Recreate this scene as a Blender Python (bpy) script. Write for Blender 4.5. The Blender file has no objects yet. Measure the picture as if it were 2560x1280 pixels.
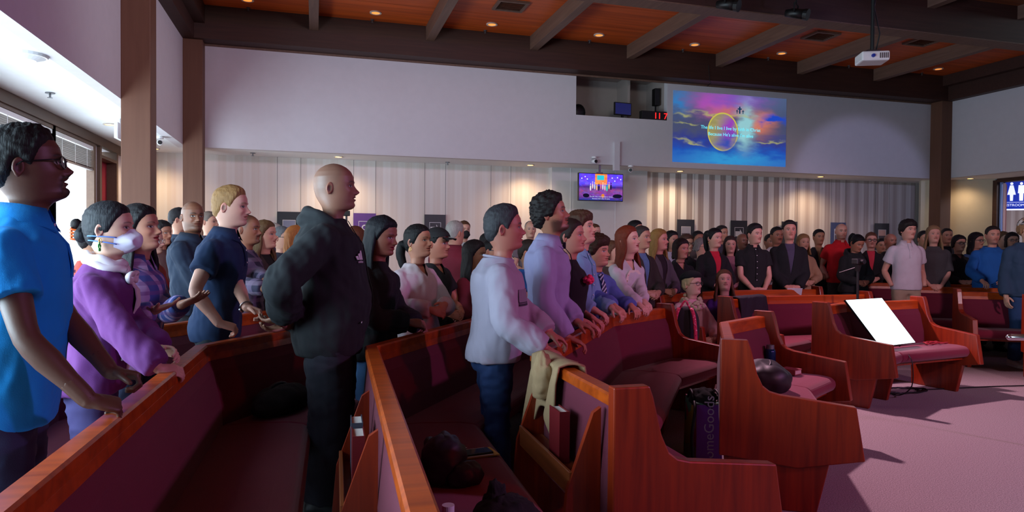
import bpy, bmesh, math, random
import numpy as np
from math import sin, cos, tan, radians, pi, sqrt, atan2
from mathutils import Vector, Matrix, Euler

sc = bpy.context.scene
COL = sc.collection
rng = np.random.default_rng(7)
random.seed(7)

# ------------------------------------------------------------------ camera
F_PX = 1708.5
YAW, PITCH, ROLL, CAM_H = radians(16.107), radians(-1.0706), radians(0.4673), 1.41
_f = np.array([sin(YAW)*cos(PITCH), cos(YAW)*cos(PITCH), sin(PITCH)])
_r0 = np.array([cos(YAW), -sin(YAW), 0.0]); _u0 = np.cross(_r0, _f)
_r = cos(ROLL)*_r0 + sin(ROLL)*_u0; _u = -sin(ROLL)*_r0 + cos(ROLL)*_u0
CAMP = np.array([0, 0, CAM_H])
cam_d = bpy.data.cameras.new('camera'); cam = bpy.data.objects.new('camera', cam_d); COL.objects.link(cam)
cam_d.sensor_width = 36.0; cam_d.lens = F_PX/2560*36.0; cam_d.clip_start = 0.05; cam_d.clip_end = 200
m3 = Matrix((tuple(_r), tuple(_u), tuple(-_f))).transposed()
cam.matrix_world = Matrix.Translation(Vector(CAMP)) @ m3.to_4x4()
sc.camera = cam

# survey helpers: where a sighted point of the photograph lies in the room
def ray(x, y): return _f + _r*(x-1280)/F_PX - _u*(y-640)/F_PX
def at_h(x, y, h): d = ray(x, y); return CAMP + d*(h-CAM_H)/d[2]
def at_z(x, y, z): return CAMP + ray(x, y)*z
def at_Y(x, y, Y): d = ray(x, y); return CAMP + d*Y/d[1]
def at_X(x, y, X): d = ray(x, y); return CAMP + d*X/d[0]

# ------------------------------------------------------------------ world, exposure
def lin(c):
    c = np.array(c, float)/255.0
    return tuple(np.where(c <= .04045, c/12.92, ((c+.055)/1.055)**2.4))
sc.view_settings.view_transform = 'Standard'; sc.view_settings.look = 'None'
sc.view_settings.gamma = 1.0; sc.view_settings.use_curve_mapping = False
sc.view_settings.exposure = 0.0
w = bpy.data.worlds.new('world'); sc.world = w; w.use_nodes = True
bg = w.node_tree.nodes['Background']; bg.inputs[0].default_value = (.78, .90, 1.0, 1); bg.inputs[1].default_value = 3.0
sc.cycles.max_bounces = 5; sc.cycles.diffuse_bounces = 3; sc.cycles.glossy_bounces = 2
sc.cycles.transmission_bounces = 4; sc.cycles.transparent_max_bounces = 6
sc.cycles.sample_clamp_indirect = 4.0; sc.cycles.caustics_reflective = False; sc.cycles.caustics_refractive = False
sc.cycles.use_denoising = True

def light(name, kind, loc, energy, color, aim=None, size=None, spot=None, blend=.5, size_y=None):
    d = bpy.data.lights.new(name, kind); d.energy = energy; d.color = color
    if kind == 'AREA':
        d.size = size or 1
        if size_y: d.shape = 'RECTANGLE'; d.size_y = size_y
    elif size is not None: d.shadow_soft_size = size
    if spot: d.spot_size = radians(spot); d.spot_blend = blend
    o = bpy.data.objects.new(name, d); COL.objects.link(o); o.location = loc
    if aim is not None:
        o.rotation_euler = (Vector(aim)-Vector(loc)).to_track_quat('-Z', 'Y').to_euler()
    return o

# daylight through the left-hand windows, stage wash, house flood, added fill spots
light('window_daylight_near', 'AREA', (-2.95, 1.9, 1.70), 460, (.56, .82, 1.0), (5, 1.9, 1.2), 3.6, size_y=1.8)
light('window_daylight_far', 'AREA', (-2.95, 6.9, 1.70), 185, (.72, .88, 1.0), (5, 6.9, 1.2), 6.2, size_y=1.8)
light('front_of_house_pink', 'SPOT', (3.6, 7.45, 4.4), 1350, (1.0, .57, .75), (6.1, 1.8, 0), .10, 76, .6)
light('stage_wash_violet', 'SPOT', (7.4, -1.8, 4.2), 700, (.90, .36, .92), (2.6, 4.2, .8), .2, 75, .7)
light('added_rose_fill', 'SPOT', (5.2, -2.0, 4.3), 950, (1.0, .62, .76), (7.4, 8.6, .7), .2, 34, .8)  # added spot that brightens the people at the far right
light('added_rose_fill_left', 'SPOT', (3.4, -2.2, 4.2), 240, (1.0, .60, .74), (3.7, 6.6, .6), .2, 34, .8)  # added spot that brightens the seated women
light('stage_wash_red', 'SPOT', (4.6, -2.6, 3.2), 165, (1.0, .0, .02), (2.0, 2.9, .45), .15, 32, .7)
light('house_flood', 'SPOT', (1.6, 1.2, 3.9), 420, (.98, .92, .90), (.9, 10.8, 3.6), .35, 82, 1.0)
light('added_flood_left', 'SPOT', (8.6, 2.4, 4.2), 850, (.90, .92, 1.0), (-1.8, 8.2, 3.65), .3, 26, 1.0)  # added spot that lifts the left fascia near the corner
light('stage_beam_blue', 'SPOT', (3.0, -.8, 3.5), 1100, (.56, .58, 1.0), (10.1, 10.84, 2.5), .05, 13, .4)

# ------------------------------------------------------------------ materials
MATS = {}
def _mat(name):
    m = bpy.data.materials.new(name); m.use_nodes = True
    nt = m.node_tree; b = nt.nodes['Principled BSDF']; return m, nt, b
def fabric(name, rgb, rough=.85, bump=.25, scale=350, var=.12, sheen=.0, fold=0):
    if name in MATS: return MATS[name]
    m, nt, b = _mat(name); N = nt.nodes; L = nt.links
    tc = N.new('ShaderNodeTexCoord'); nz = N.new('ShaderNodeTexNoise'); nz.inputs['Scale'].default_value = scale
    nz.inputs['Detail'].default_value = 3
    L.new(tc.outputs['Object'], nz.inputs['Vector'])
    n2 = N.new('ShaderNodeTexNoise'); n2.inputs['Scale'].default_value = 9; L.new(tc.outputs['Object'], n2.inputs['Vector'])
    mx = N.new('ShaderNodeMix'); mx.data_type = 'RGBA'
    c = np.array(lin(rgb))
    mx.inputs['A'].default_value = (*(c*(1-var)), 1); mx.inputs['B'].default_value = (*np.minimum(c*(1+var), 1), 1)
    L.new(n2.outputs['Fac'], mx.inputs['Factor']); L.new(mx.outputs['Result'], b.inputs['Base Color'])
    bp = N.new('ShaderNodeBump'); bp.inputs['Strength'].default_value = bump; bp.inputs['Distance'].default_value = .002
    L.new(nz.outputs['Fac'], bp.inputs['Height']); L.new(bp.outputs['Normal'], b.inputs['Normal'])
    if fold:
        mp = N.new('ShaderNodeMapping'); mp.inputs['Scale'].default_value = (11, 11, 5.5); mp.inputs['Rotation'].default_value = (.5, .4, .3); L.new(tc.outputs['Object'], mp.inputs[0])
        n3 = N.new('ShaderNodeTexNoise'); n3.noise_type = 'RIDGED_MULTIFRACTAL'; n3.inputs['Scale'].default_value = 1.0; n3.inputs['Detail'].default_value = 2; n3.inputs['Distortion'].default_value = .8; L.new(mp.outputs[0], n3.inputs['Vector'])
        b2 = N.new('ShaderNodeBump'); b2.inputs['Strength'].default_value = fold; b2.inputs['Distance'].default_value = .010; L.new(n3.outputs['Fac'], b2.inputs['Height']); L.new(bp.outputs['Normal'], b2.inputs['Normal']); L.new(b2.outputs['Normal'], b.inputs['Normal'])
    b.inputs['Roughness'].default_value = rough
    if sheen: b.inputs['Sheen Weight'].default_value = sheen
    MATS[name] = m; return m
def plain(name, rgb, rough=.5, metal=0.0, emit=None, es=0.0, alpha=None):
    if name in MATS: return MATS[name]
    m, nt, b = _mat(name)
    tc = nt.nodes.new('ShaderNodeTexCoord'); nz = nt.nodes.new('ShaderNodeTexNoise'); nz.inputs['Scale'].default_value = 14
    nt.links.new(tc.outputs['Object'], nz.inputs['Vector'])
    mx = nt.nodes.new('ShaderNodeMix'); mx.data_type = 'RGBA'; c = np.array(lin(rgb))
    mx.inputs['A'].default_value = (*(c*.94), 1); mx.inputs['B'].default_value = (*np.minimum(c*1.06, 1), 1)
    nt.links.new(nz.outputs['Fac'], mx.inputs['Factor']); nt.links.new(mx.outputs['Result'], b.inputs['Base Color'])
    b.inputs['Roughness'].default_value = rough; b.inputs['Metallic'].default_value = metal
    if emit is not None:
        b.inputs['Emission Color'].default_value = (*lin(emit), 1); b.inputs['Emission Strength'].default_value = es
    MATS[name] = m; return m
def wood(name, dark, light_, rough=.28, axis=2, scale=6.0, coat=.3):
    if name in MATS: return MATS[name]
    m, nt, b = _mat(name); N = nt.nodes; L = nt.links
    tc = N.new('ShaderNodeTexCoord'); mp = N.new('ShaderNodeMapping')
    s = [scale*3]*3; s[axis] = scale*.18; mp.inputs['Scale'].default_value = s
    L.new(tc.outputs['Object'], mp.inputs['Vector'])
    nz = N.new('ShaderNodeTexNoise'); nz.inputs['Scale'].default_value = 2.2; nz.inputs['Detail'].default_value = 6; nz.inputs['Distortion'].default_value = .5
    L.new(mp.outputs['Vector'], nz.inputs['Vector'])
    cr = N.new('ShaderNodeValToRGB'); cr.color_ramp.elements[0].position = .3; cr.color_ramp.elements[1].position = .72
    cr.color_ramp.elements[0].color = (*lin(dark), 1); cr.color_ramp.elements[1].color = (*lin(light_), 1)
    L.new(nz.outputs['Fac'], cr.inputs['Fac']); L.new(cr.outputs['Color'], b.inputs['Base Color'])
    b.inputs['Roughness'].default_value = rough; b.inputs['Coat Weight'].default_value = coat; b.inputs['Coat Roughness'].default_value = .2
    MATS[name] = m; return m
def painted(name, rgb, rough=.9, bump=.08, scale=60):
    return fabric(name, rgb, rough, bump, scale, .04)

def carpet():
    m, nt, b = _mat('carpet'); N = nt.nodes; L = nt.links
    tc = N.new('ShaderNodeTexCoord'); nz = N.new('ShaderNodeTexNoise'); nz.inputs['Scale'].default_value = 160; nz.inputs['Detail'].default_value = 4
    L.new(tc.outputs['Object'], nz.inputs['Vector'])
    cr = N.new('ShaderNodeValToRGB'); cr.color_ramp.elements[0].position = .32; cr.color_ramp.elements[1].position = .68
    cr.color_ramp.elements[0].color = (*lin((112, 100, 100)), 1); cr.color_ramp.elements[1].color = (*lin((176, 162, 160)), 1)
    L.new(nz.outputs['Fac'], cr.inputs['Fac']); L.new(cr.outputs['Color'], b.inputs['Base Color'])
    bp = N.new('ShaderNodeBump'); bp.inputs['Strength'].default_value = .5; bp.inputs['Distance'].default_value = .004
    L.new(nz.outputs['Fac'], bp.inputs['Height']); L.new(bp.outputs['Normal'], b.inputs['Normal']); b.inputs['Roughness'].default_value = .95
    return m
def stripes():
    m, nt, b = _mat('striped_wallcovering'); N = nt.nodes; L = nt.links
    tc = N.new('ShaderNodeTexCoord'); sp = N.new('ShaderNodeSeparateXYZ'); L.new(tc.outputs['Object'], sp.inputs[0])
    def math(op, a, b_=None):
        n = N.new('ShaderNodeMath'); n.operation = op
        for i, v in enumerate((a, b_)):
            if v is None: continue
            if isinstance(v, (int, float)): n.inputs[i].default_value = v
            else: L.new(v, n.inputs[i])
        return n.outputs[0]
    x = sp.outputs['X']
    fr = math('FRACT', math('MULTIPLY', x, 1/.245))          # light band every 24.5 cm
    s1 = math('MULTIPLY', math('GREATER_THAN', fr, .5), 1.0)
    fr2 = math('FRACT', math('MULTIPLY', x, 1/.088))
    s2 = math('GREATER_THAN', fr2, .55)
    # the broad stripes are strongest right of the plain bay
    w1 = N.new('ShaderNodeMapRange'); L.new(x, w1.inputs['Value'])
    w1.inputs['From Min'].default_value = 4.5; w1.inputs['From Max'].default_value = 6.2; w1.inputs['To Min'].default_value = .28; w1.inputs['To Max'].default_value = 1.0
    w2 = N.new('ShaderNodeMapRange'); L.new(x, w2.inputs['Value'])
    w2.inputs['From Min'].default_value = 8.6; w2.inputs['From Max'].default_value = 9.4; w2.inputs['To Min'].default_value = 1.0; w2.inputs['To Max'].default_value = .3
    f = math('ADD', math('MULTIPLY', math('MULTIPLY', s1, w1.outputs[0]), w2.outputs[0]), math('MULTIPLY', s2, .10))
    mx = N.new('ShaderNodeMix'); mx.data_type = 'RGBA'; L.new(f, mx.inputs['Factor'])
    w3 = N.new('ShaderNodeMapRange'); L.new(x, w3.inputs['Value']); w3.inputs['From Min'].default_value = 4.0; w3.inputs['From Max'].default_value = 6.0
    mb = N.new('ShaderNodeMix'); mb.data_type = 'RGBA'; L.new(w3.outputs[0], mb.inputs['Factor']); mb.inputs['A'].default_value = (*lin((228, 214, 206)), 1); mb.inputs['B'].default_value = (*lin((176, 160, 156)), 1)
    L.new(mb.outputs['Result'], mx.inputs['A']); mx.inputs['B'].default_value = (*lin((244, 240, 238)), 1)
    L.new(mx.outputs['Result'], b.inputs['Base Color']); b.inputs['Roughness'].default_value = .7
    nz = N.new('ShaderNodeTexNoise'); nz.inputs['Scale'].default_value = 180; L.new(tc.outputs['Object'], nz.inputs['Vector'])
    bp = N.new('ShaderNodeBump'); bp.inputs['Strength'].default_value = .15; bp.inputs['Distance'].default_value = .002
    L.new(nz.outputs['Fac'], bp.inputs['Height']); L.new(bp.outputs['Normal'], b.inputs['Normal'])
    return m

# ------------------------------------------------------------------ mesh helpers
def setp(o, label=None, category=None, group=None, kind=None):
    if label: o['label'] = label
    if category: o['category'] = category
    if group: o['group'] = group
    if kind: o['kind'] = kind
    return o
def obj(name, verts, faces, mat=None, parent=None, smooth=False, bevel=0, mats=None):
    me = bpy.data.meshes.new(name)
    me.from_pydata([tuple(v) for v in verts], [], [tuple(f) for f in faces]); me.update()
    if mats:
        for m_ in mats: me.materials.append(m_)
    elif mat: me.materials.append(mat)
    if smooth: me.polygons.foreach_set('use_smooth', [True]*len(me.polygons))
    if bevel:
        bm = bmesh.new(); bm.from_mesh(me)
        bmesh.ops.remove_doubles(bm, verts=bm.verts, dist=1e-5)
        es = [e for e in bm.edges if len(e.link_faces) == 2 and e.calc_face_angle(0) > .5]
        bmesh.ops.bevel(bm, geom=es, offset=bevel, segments=2, profile=.5, affect='EDGES', clamp_overlap=True)
        bm.to_mesh(me); bm.free()
    o = bpy.data.objects.new(name, me); COL.objects.link(o)
    if parent: o.parent = parent
    return o
def empty(name, loc=(0, 0, 0), rotz=0):
    o = bpy.data.objects.new(name, None); COL.objects.link(o); o.location = loc; o.rotation_euler = (0, 0, rotz); o.empty_display_size = .1
    return o
BOXF = [(0, 3, 2, 1), (4, 5, 6, 7), (0, 1, 5, 4), (1, 2, 6, 5), (2, 3, 7, 6), (3, 0, 4, 7)]
def boxv(x0, x1, y0, y1, z0, z1):
    return [(x0, y0, z0), (x1, y0, z0), (x1, y1, z0), (x0, y1, z0), (x0, y0, z1), (x1, y0, z1), (x1, y1, z1), (x0, y1, z1)]
class MB:
    def __init__(s): s.v = []; s.f = []; s.mi = []
    def add(s, v, f, mi=0):
        n = len(s.v); s.v += [tuple(map(float, p)) for p in v]; s.f += [tuple(i+n for i in q) for q in f]; s.mi += [mi]*len(f); return s
    def box(s, x0, x1, y0, y1, z0, z1, mi=0): return s.add(boxv(x0, x1, y0, y1, z0, z1), BOXF, mi)
    def tube(s, pts, r, n=8, flat=1.0, mi=0):
        v, f = tube(pts, r, n, flat); return s.add(v, f, mi)
    def build(s, name, mat=None, parent=None, smooth=False, bevel=0, mats=None):
        o = obj(name, s.v, s.f, mat, parent, smooth, bevel, mats)
        if mats and not bevel: o.data.polygons.foreach_set('material_index', s.mi)
        return o
def grid_faces(R, N, cap=True, close=True):
    f = []
    for i in range(R-1):
        for j in range(N if close else N-1):
            k = (j+1) % N
            f.append((i*N+j, i*N+k, (i+1)*N+k, (i+1)*N+j))
    if cap:
        f.append(tuple(range(N-1, -1, -1))); f.append(tuple((R-1)*N+j for j in range(N)))
    return f
def tube(pts, r, n=8, flat=1.0, up=None):
    pts = np.array(pts, float); K = len(pts)
    r = np.broadcast_to(np.array(r, float), (K,)) if np.ndim(r) < 2 else np.array(r)
    fl = np.broadcast_to(np.array(flat, float), (K,))
    T = np.gradient(pts, axis=0); T /= np.linalg.norm(T, axis=1)[:, None]+1e-12
    if up is None: up = np.array([0, 0, 1.0]) if abs(T[0, 2]) < .9 else np.array([0, 1.0, 0])
    up = np.array(up, float); out = []
    u = up - T[0]*(up@T[0]); u /= np.linalg.norm(u)
    a = np.linspace(0, 2*pi, n, endpoint=False)
    for i in range(K):
        u = u - T[i]*(u@T[i]); u /= np.linalg.norm(u)+1e-12
        s = np.cross(T[i], u)
        out.append(pts[i] + np.outer(np.cos(a)*r[i], s) + np.outer(np.sin(a)*r[i]*fl[i], u))
    return np.concatenate(out), grid_faces(K, n)
def smooth_path(pts, k=4):
    p = np.array(pts, float); out = []
    P = np.vstack([2*p[0]-p[1], p, 2*p[-1]-p[-2]])
    for i in range(1, len(P)-2):
        for t in np.linspace(0, 1, k, endpoint=False):
            a, b, c, d = P[i-1], P[i], P[i+1], P[i+2]
            out.append(.5*((2*b)+(c-a)*t+(2*a-5*b+4*c-d)*t*t+(3*b-a-3*c+d)*t**3))
    out.append(p[-1]); return np.array(out)
def prism(poly, h0, h1, frame=None):
    """poly: 2-D outline; extruded between h0 and h1 along the third axis; frame maps (a,b,h)->xyz"""
    n = len(poly)
    v = [(a, b, h0) for a, b in poly] + [(a, b, h1) for a, b in poly]
    f = [tuple(range(n-1, -1, -1)), tuple(range(n, 2*n))] + [(i, (i+1) % n, (i+1) % n+n, i+n) for i in range(n)]
    if frame: v = [frame(*p) for p in v]
    return v, f
def struct(o): o['kind'] = 'structure'; return o
def ellipsoid(c, r, n=12, m=8, rot=None):
    v = []
    for i in range(m+1):
        t = pi*i/m
        for j in range(n):
            p = 2*pi*j/n; v.append((r[0]*sin(t)*cos(p), r[1]*sin(t)*sin(p), r[2]*cos(t)))
    v = np.array(v)
    if rot is not None: v = v @ np.array(rot).T
    return v+np.array(c), grid_faces(m+1, n, cap=False)
def disc_cyl(c, r, h, n=24, r2=None):
    r2 = r if r2 is None else r2
    a = np.linspace(0, 2*pi, n, endpoint=False)
    v = [(c[0]+r*cos(t), c[1]+r*sin(t), c[2]) for t in a]+[(c[0]+r2*cos(t), c[1]+r2*sin(t), c[2]+h) for t in a]
    return v, grid_faces(2, n)
def text_mesh(name, body, size, mat, parent, loc, rot, extrude=.001, align='CENTER'):
    cu = bpy.data.curves.new(name, 'FONT'); cu.body = body; cu.size = size; cu.extrude = extrude; cu.align_x = align; cu.resolution_u = 3
    t = bpy.data.objects.new(name+'_tmp', cu); COL.objects.link(t)
    dg = bpy.context.evaluated_depsgraph_get(); me = bpy.data.meshes.new_from_object(t.evaluated_get(dg))
    bpy.data.objects.remove(t); bpy.data.curves.remove(cu)
    me.name = name; me.materials.clear(); me.materials.append(mat)
    o = bpy.data.objects.new(name, me); COL.objects.link(o); o.parent = parent; o.location = loc; o.rotation_euler = rot
    return o
# ================================================================== THE ROOM
def unit(v): v = np.array(v, float); return v/np.linalg.norm(v)
D = 10.84; XL = -1.80; XR = 12.06; ZB = 4.27; ZC = 4.74; ZS = 2.77; YB = 11.70; XWL = -2.76; XWR = 13.05
M_WALL = painted('lavender_grey_paint', (214, 208, 214)); M_CEILW = painted('white_ceiling_paint', (238, 238, 240))
M_BEAM = wood('dark_brown_beam_paint', (56, 30, 24), (70, 40, 32), .6, 0, 4, 0); M_POST = wood('brown_post_paint', (106, 68, 50), (114, 75, 56), .6, 2, 4, 0)
M_PLY = wood('orange_stained_plywood', (178, 70, 16), (222, 98, 28), .5, 0, 1.6, .1)
M_RAFT = wood('rafter_brown_paint', (104, 76, 64), (120, 90, 76), .6, 1, 4, 0)
M_BLACK = plain('black_plastic', (16, 16, 18), .45); M_WHITEP = plain('white_plastic', (232, 232, 234), .4)
M_FRAME = wood('window_frame_brown', (92, 68, 54), (100, 76, 60), .5, 1, 4, 0)
M_CHROME = plain('chrome', (220, 220, 224), .15, 1.0); M_STEEL = plain('grey_steel', (130, 132, 138), .4, .8)

struct(MB().box(-2.95, 16.4, -5, 12, -.12, 0).build('floor', carpet()))
struct(MB().box(-2.95, 16.4, YB, YB+.15, 0, ZS+.1).build('wall_back', stripes()))
struct(MB().box(-2.95, 16.4, -5.2, -5, 0, 5.4).build('wall_front', painted('dark_stage_paint', (96, 84, 96))))
struct(MB().box(16.2, 16.4, -5, 12, 0, 3.2).build('wall_hallway', painted('hall_paint', (206, 196, 190))))
# left wall with windows
LW = MB()
WY = [-.05, 1.38, 2.81, 4.24, 5.67, 7.10, 8.53, 9.96]; Z0, Z1 = .62, 2.66
LW.box(XWL-.15, XWL, -5, WY[0], 0, ZS+.1).box(XWL-.15, XWL, WY[-1]+.08, 10.18, 0, ZS+.1).box(XWL-.15, XWL, 11.05, YB, 0, ZS+.1)
LW.box(XWL-.15, XWL, WY[0], WY[-1]+.08, 0, Z0).box(XWL-.15, XWL, WY[0], 11.05, Z1, ZS+.1)
struct(LW.build('wall_left', M_WALL))
struct(MB().box(XWL-.02, XWL+.05, WY[0]-.1, YB, ZS-.12, ZS-.005).build('trim_1', M_FRAME))
m, nt, b = _mat('window_glass'); N = nt.nodes
tr = N.new('ShaderNodeBsdfTransparent'); gl = N.new('ShaderNodeBsdfGlossy'); gl.inputs['Roughness'].default_value = .03
mx = N.new('ShaderNodeMixShader'); mx.inputs[0].default_value = .06; nt.links.new(tr.outputs[0], mx.inputs[1]); nt.links.new(gl.outputs[0], mx.inputs[2])
nt.links.new(mx.outputs[0], N['Material Output'].inputs[0]); M_GLASS = m
M_BLIND = plain('grey_blind_slats', (150, 142, 138), .6)
for i in range(7):
    y0, y1 = WY[i], WY[i+1]
    fr = MB().box(XWL-.06, XWL+.03, y0, y0+.08, Z0, Z1).box(XWL-.06, XWL+.03, y1, y1+.08, Z0, Z1)
    fr.box(XWL-.06, XWL+.03, y0+.08, y1, Z0, Z0+.06).box(XWL-.06, XWL+.03, y0+.08, y1, Z1-.05, Z1)
    wdw = struct(fr.build('window_%d' % (i+1), M_FRAME))
    MB().box(XWL-.05, XWL-.044, y0+.08, y1, Z0+.06, Z1-.05).build('pane', M_GLASS, wdw)
    if i >= 3:
        zb = 2.30 if i == 6 else 2.26
        e = empty('window_blind', (XWL-.005, (y0+y1)/2+.04, zb))
        setp(e, ['grey slatted blind over the window hidden behind the blue polo man', 'grey slatted blind raised halfway above the blue polo man',
                 'grey slatted blind at the far left edge above the curly dark hair', 'grey slatted blind beside the red door panel'][i-3], 'window blind', 'raised window blinds')
        w2_ = (y1-y0-.10)/2
        hb = MB().box(-.025, .03, -w2_, w2_, Z1-.10-zb, Z1-.055-zb).build('headrail', M_WHITEP, e)
        br = MB().box(-.02, .025, -w2_, w2_, 0, .022).build('bottom_rail', M_BLIND, e)
        s = MB(); z = .03
        while z < Z1-.11-zb:
            s.add([(-.02, -w2_, z-.008), (.02, -w2_, z+.008), (.02, w2_, z+.008), (-.02, w2_, z-.008), (-.02, -w2_, z-.006), (.02, -w2_, z+.010), (.02, w2_, z+.010), (-.02, w2_, z-.006)], BOXF); z += .021
        so = s.build('slats', M_BLIND, e); so['kind'] = 'stuff'
        for k in (-.55, .0, .55): MB().box(.022, .025, k*w2_*1.2-.004, k*w2_*1.2+.004, .01, Z1-.1-zb).build('lift_cord', M_WHITEP, e)
# red door panel in the left wall
d1 = struct(MB().box(XWL-.13, XWL-.09, 10.26, 10.97, 0, 2.5).build('door_1', painted('crimson_panel_paint', (150, 26, 50))))
MB().box(XWL-.15, XWL+.04, 10.18, 10.26, 0, Z1).box(XWL-.15, XWL+.04, 10.97, 11.05, 0, Z1).box(XWL-.15, XWL+.04, 10.26, 10.97, 2.5, 2.54).build('door_frame', M_FRAME, d1)
MB().box(XWL-.10, XWL-.092, 10.26, 10.97, 2.54, Z1).build('pane', M_GLASS, d1)
MB().tube([(XWL-.09, 10.36, 1.0), (XWL-.03, 10.36, 1.0), (XWL-.03, 10.46, 1.0)], .011).build('door_handle', M_STEEL, d1)

# low ceilings of the aisles
struct(MB().box(-2.95, XL-.12, -5, YB+.1, ZS, ZS+.1).build('ceiling_left_aisle', M_CEILW))
struct(MB().box(XL-.12, XWR+.15, D+.12, YB+.1, ZS, ZS+.1).build('ceiling_back_aisle', M_CEILW))
struct(MB().box(XR+.12, XWR+.15, -5, D+.12, ZS, ZS+.1).build('ceiling_right_aisle', M_CEILW)); struct(MB().box(XWR+.15, 16.4, -5, YB+.1, 3.2, 3.3).build('ceiling_hallway', M_CEILW)); struct(MB().box(XWR+.15, 16.4, YB, YB+.15, ZS+.1, 3.3).build('wall_hallway_end', M_WALL))
# fascias
struct(MB().box(XL-.12, XL, -5, D+.12, ZS, ZB).build('wall_fascia_left', M_WALL))
bx0, bx1, bz = 4.235, 5.95, 3.59
FB = MB().box(XL, bx0, D, D+.12, ZS, ZB).box(bx1, XR+.12, D, D+.12, ZS, ZB).box(bx0, bx1, D, D+.12, ZS, bz)
struct(FB.build('wall_fascia_back', M_WALL))
struct(MB().box(XR, XR+.12, -5, D, ZS, ZB).build('wall_fascia_right', M_WALL))
struct(MB().box(4.92, 5.02, D-.07, D, ZS-.10, 3.16).build('trim_2', M_WALL))          # slim casing running down the fascia
# projection booth recess
BR = MB().box(bx0, bx1, D+.80, D+.84, bz-.1, ZB+.2).box(bx0-.04, bx0, D+.12, D+.8, bz-.1, ZB+.2).box(bx1, bx1+.04, D+.12, D+.8, bz-.1, ZB+.2)
BR.box(bx0, bx1, D+.12, D+.8, bz-.1, bz-.02).box(bx0, bx1, D+.12, D+.8, ZB+.12, ZB+.16).box(5.35, 5.40, D+.35, D+.8, bz-.02, ZB+.12)
struct(BR.build('wall_booth', painted('booth_paint', (170, 156, 150))))
struct(MB().box(4.55, 5.9, D-.004, D, ZB-.012, ZB).build('trim_3', M_RAFT))
# posts
def post(nm, x0, x1, y0, y1, z1):
    return struct(MB().box(x0, x1, y0, y1, 0, z1).build(nm, M_POST, bevel=.006))
post('trim_4', XL, XL+.25, 3.84, 4.09, ZB); post('trim_5', XL, XL+.26, 7.40, 7.66, ZB); post('trim_6', XL, XL+.26, 10.62, D, ZB)
post('trim_7', XR-.26, XR, 10.58, D, ZB)
post('trim_8', XR-.26, XR, 7.40, 7.66, ZB); post('trim_9', XL, XL+.25, 1.6, 1.85, ZB)
# perimeter beams and girder
struct(MB().box(XL-.12, XR+.12, 10.54, D+.12, ZB, ZC).build('trim_10', M_BEAM))
struct(MB().box(XL, XR, D-.012, D+.0, ZB-.03, ZB).build('trim_11', M_RAFT))
struct(MB().box(XL-.12, XL+.16, -5, 10.54, ZB, ZC).build('trim_12', M_BEAM)); struct(MB().box(XL+.16, XL+.30, -5, 10.54, ZC-.26, ZC).build('trim_13', M_BEAM))
struct(MB().box(XR-.16, XR+.12, -5, 10.54, ZB, ZC).build('trim_14', M_BEAM)); struct(MB().box(XR-.30, XR-.16, -5, 10.54, ZC-.20, ZC).build('trim_15', M_BEAM))
g = struct(MB().box(XL+.3, XR-.3, 7.80, 8.05, 4.47, 5.05).build('trim_16', M_BEAM))
MB().box(XL+.3, XR-.3, 7.79, 8.06, 4.455, 4.47).build('lit_underside', M_RAFT, g)  # lit underside of the girder, its light put in as a paler board
# ceilings with panels
cl = struct(MB().box(XL-.12, XR+.12, 8.0, D+.12, ZC+.02, ZC+.08).build('ceiling', M_BEAM))
RX = [-1.74, -.02, 1.70, 3.38, 5.08, 6.78, 8.46, 10.16, 11.86]
for i in range(len(RX)-1):
    for k in range(3):
        ya, yb_ = 8.05+k*.83, 8.05+(k+1)*.83
        MB().box(RX[i]+.004, RX[i+1]-.004, ya+.004, yb_-.004, ZC, ZC+.02).build('panel', M_PLY, cl)
for i, x in enumerate(RX[1:-1]):
    MB().box(x-.065, x+.065, 8.05, 10.54, ZC-.22, ZC).build('rafter', M_RAFT, cl, bevel=.004)
c2 = struct(MB().box(XL-.12, XR+.12, -5, 7.80, 5.02, 5.1).build('ceiling_front', wood('shaded_plywood', (120, 62, 34), (150, 82, 46), .5, 0, 1.6, .1)))  # darker copy of the plywood, shade put into its colour
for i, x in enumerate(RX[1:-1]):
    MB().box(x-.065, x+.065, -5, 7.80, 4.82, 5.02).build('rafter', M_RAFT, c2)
struct(MB().box(XL-.12, XR+.12, 7.80, 8.02, 5.03, 5.1).build('ceiling_strip', M_BEAM))
# right-hand wall with the doorway to the restrooms
WR = MB().box(XWR, XWR+.15, -5, 8.6, 0, ZS+.6).box(XWR, XWR+.15, 8.6, 10.50, 2.76, ZS+.6).box(XWR, XWR+.15, 10.50, YB, 0, ZS+.6)
struct(WR.build('wall_right', M_WALL))
v, f = prism([(11.98, 11.20), (13.06, 10.46), (13.20, 10.58), (12.1, 11.36)], 0, ZS); struct(MB().add(v, f).build('wall_right_corner', painted('cream_corner_paint', (220, 206, 184))))
d2 = struct(MB().box(XWR-.03, XWR+.18, 10.40, 10.50, 0, 2.74).box(XWR-.03, XWR+.18, 8.56, 8.66, 0, 2.74).box(XWR-.03, XWR+.18, 8.66, 10.40, 2.70, 2.77).build('door_2', M_BEAM))
MB().box(XWR+.05, XWR+.09, 10.36, 10.40, 0, 2.70).build('metal_edge', plain('blue_reflection', (150, 180, 255), .3), d2)  # bluish light reflected by the metal is painted into its colour
_a = np.array([XWR+.12, 10.33]); _d = unit((.80, .60)); _n = np.array([-_d[1], _d[0]]); v, f = prism([_a, _a+_d*.75, _a+_d*.75+_n*.045, _a+_n*.045], .01, 2.68)
lf = MB().add(v, f).build('door_leaf', painted('door_leaf_maroon', (110, 52, 58)), d2)
v, f = prism([_a-_d*.012, _a, _a+_n*.045, _a-_d*.012+_n*.045], .01, 2.68)
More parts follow.
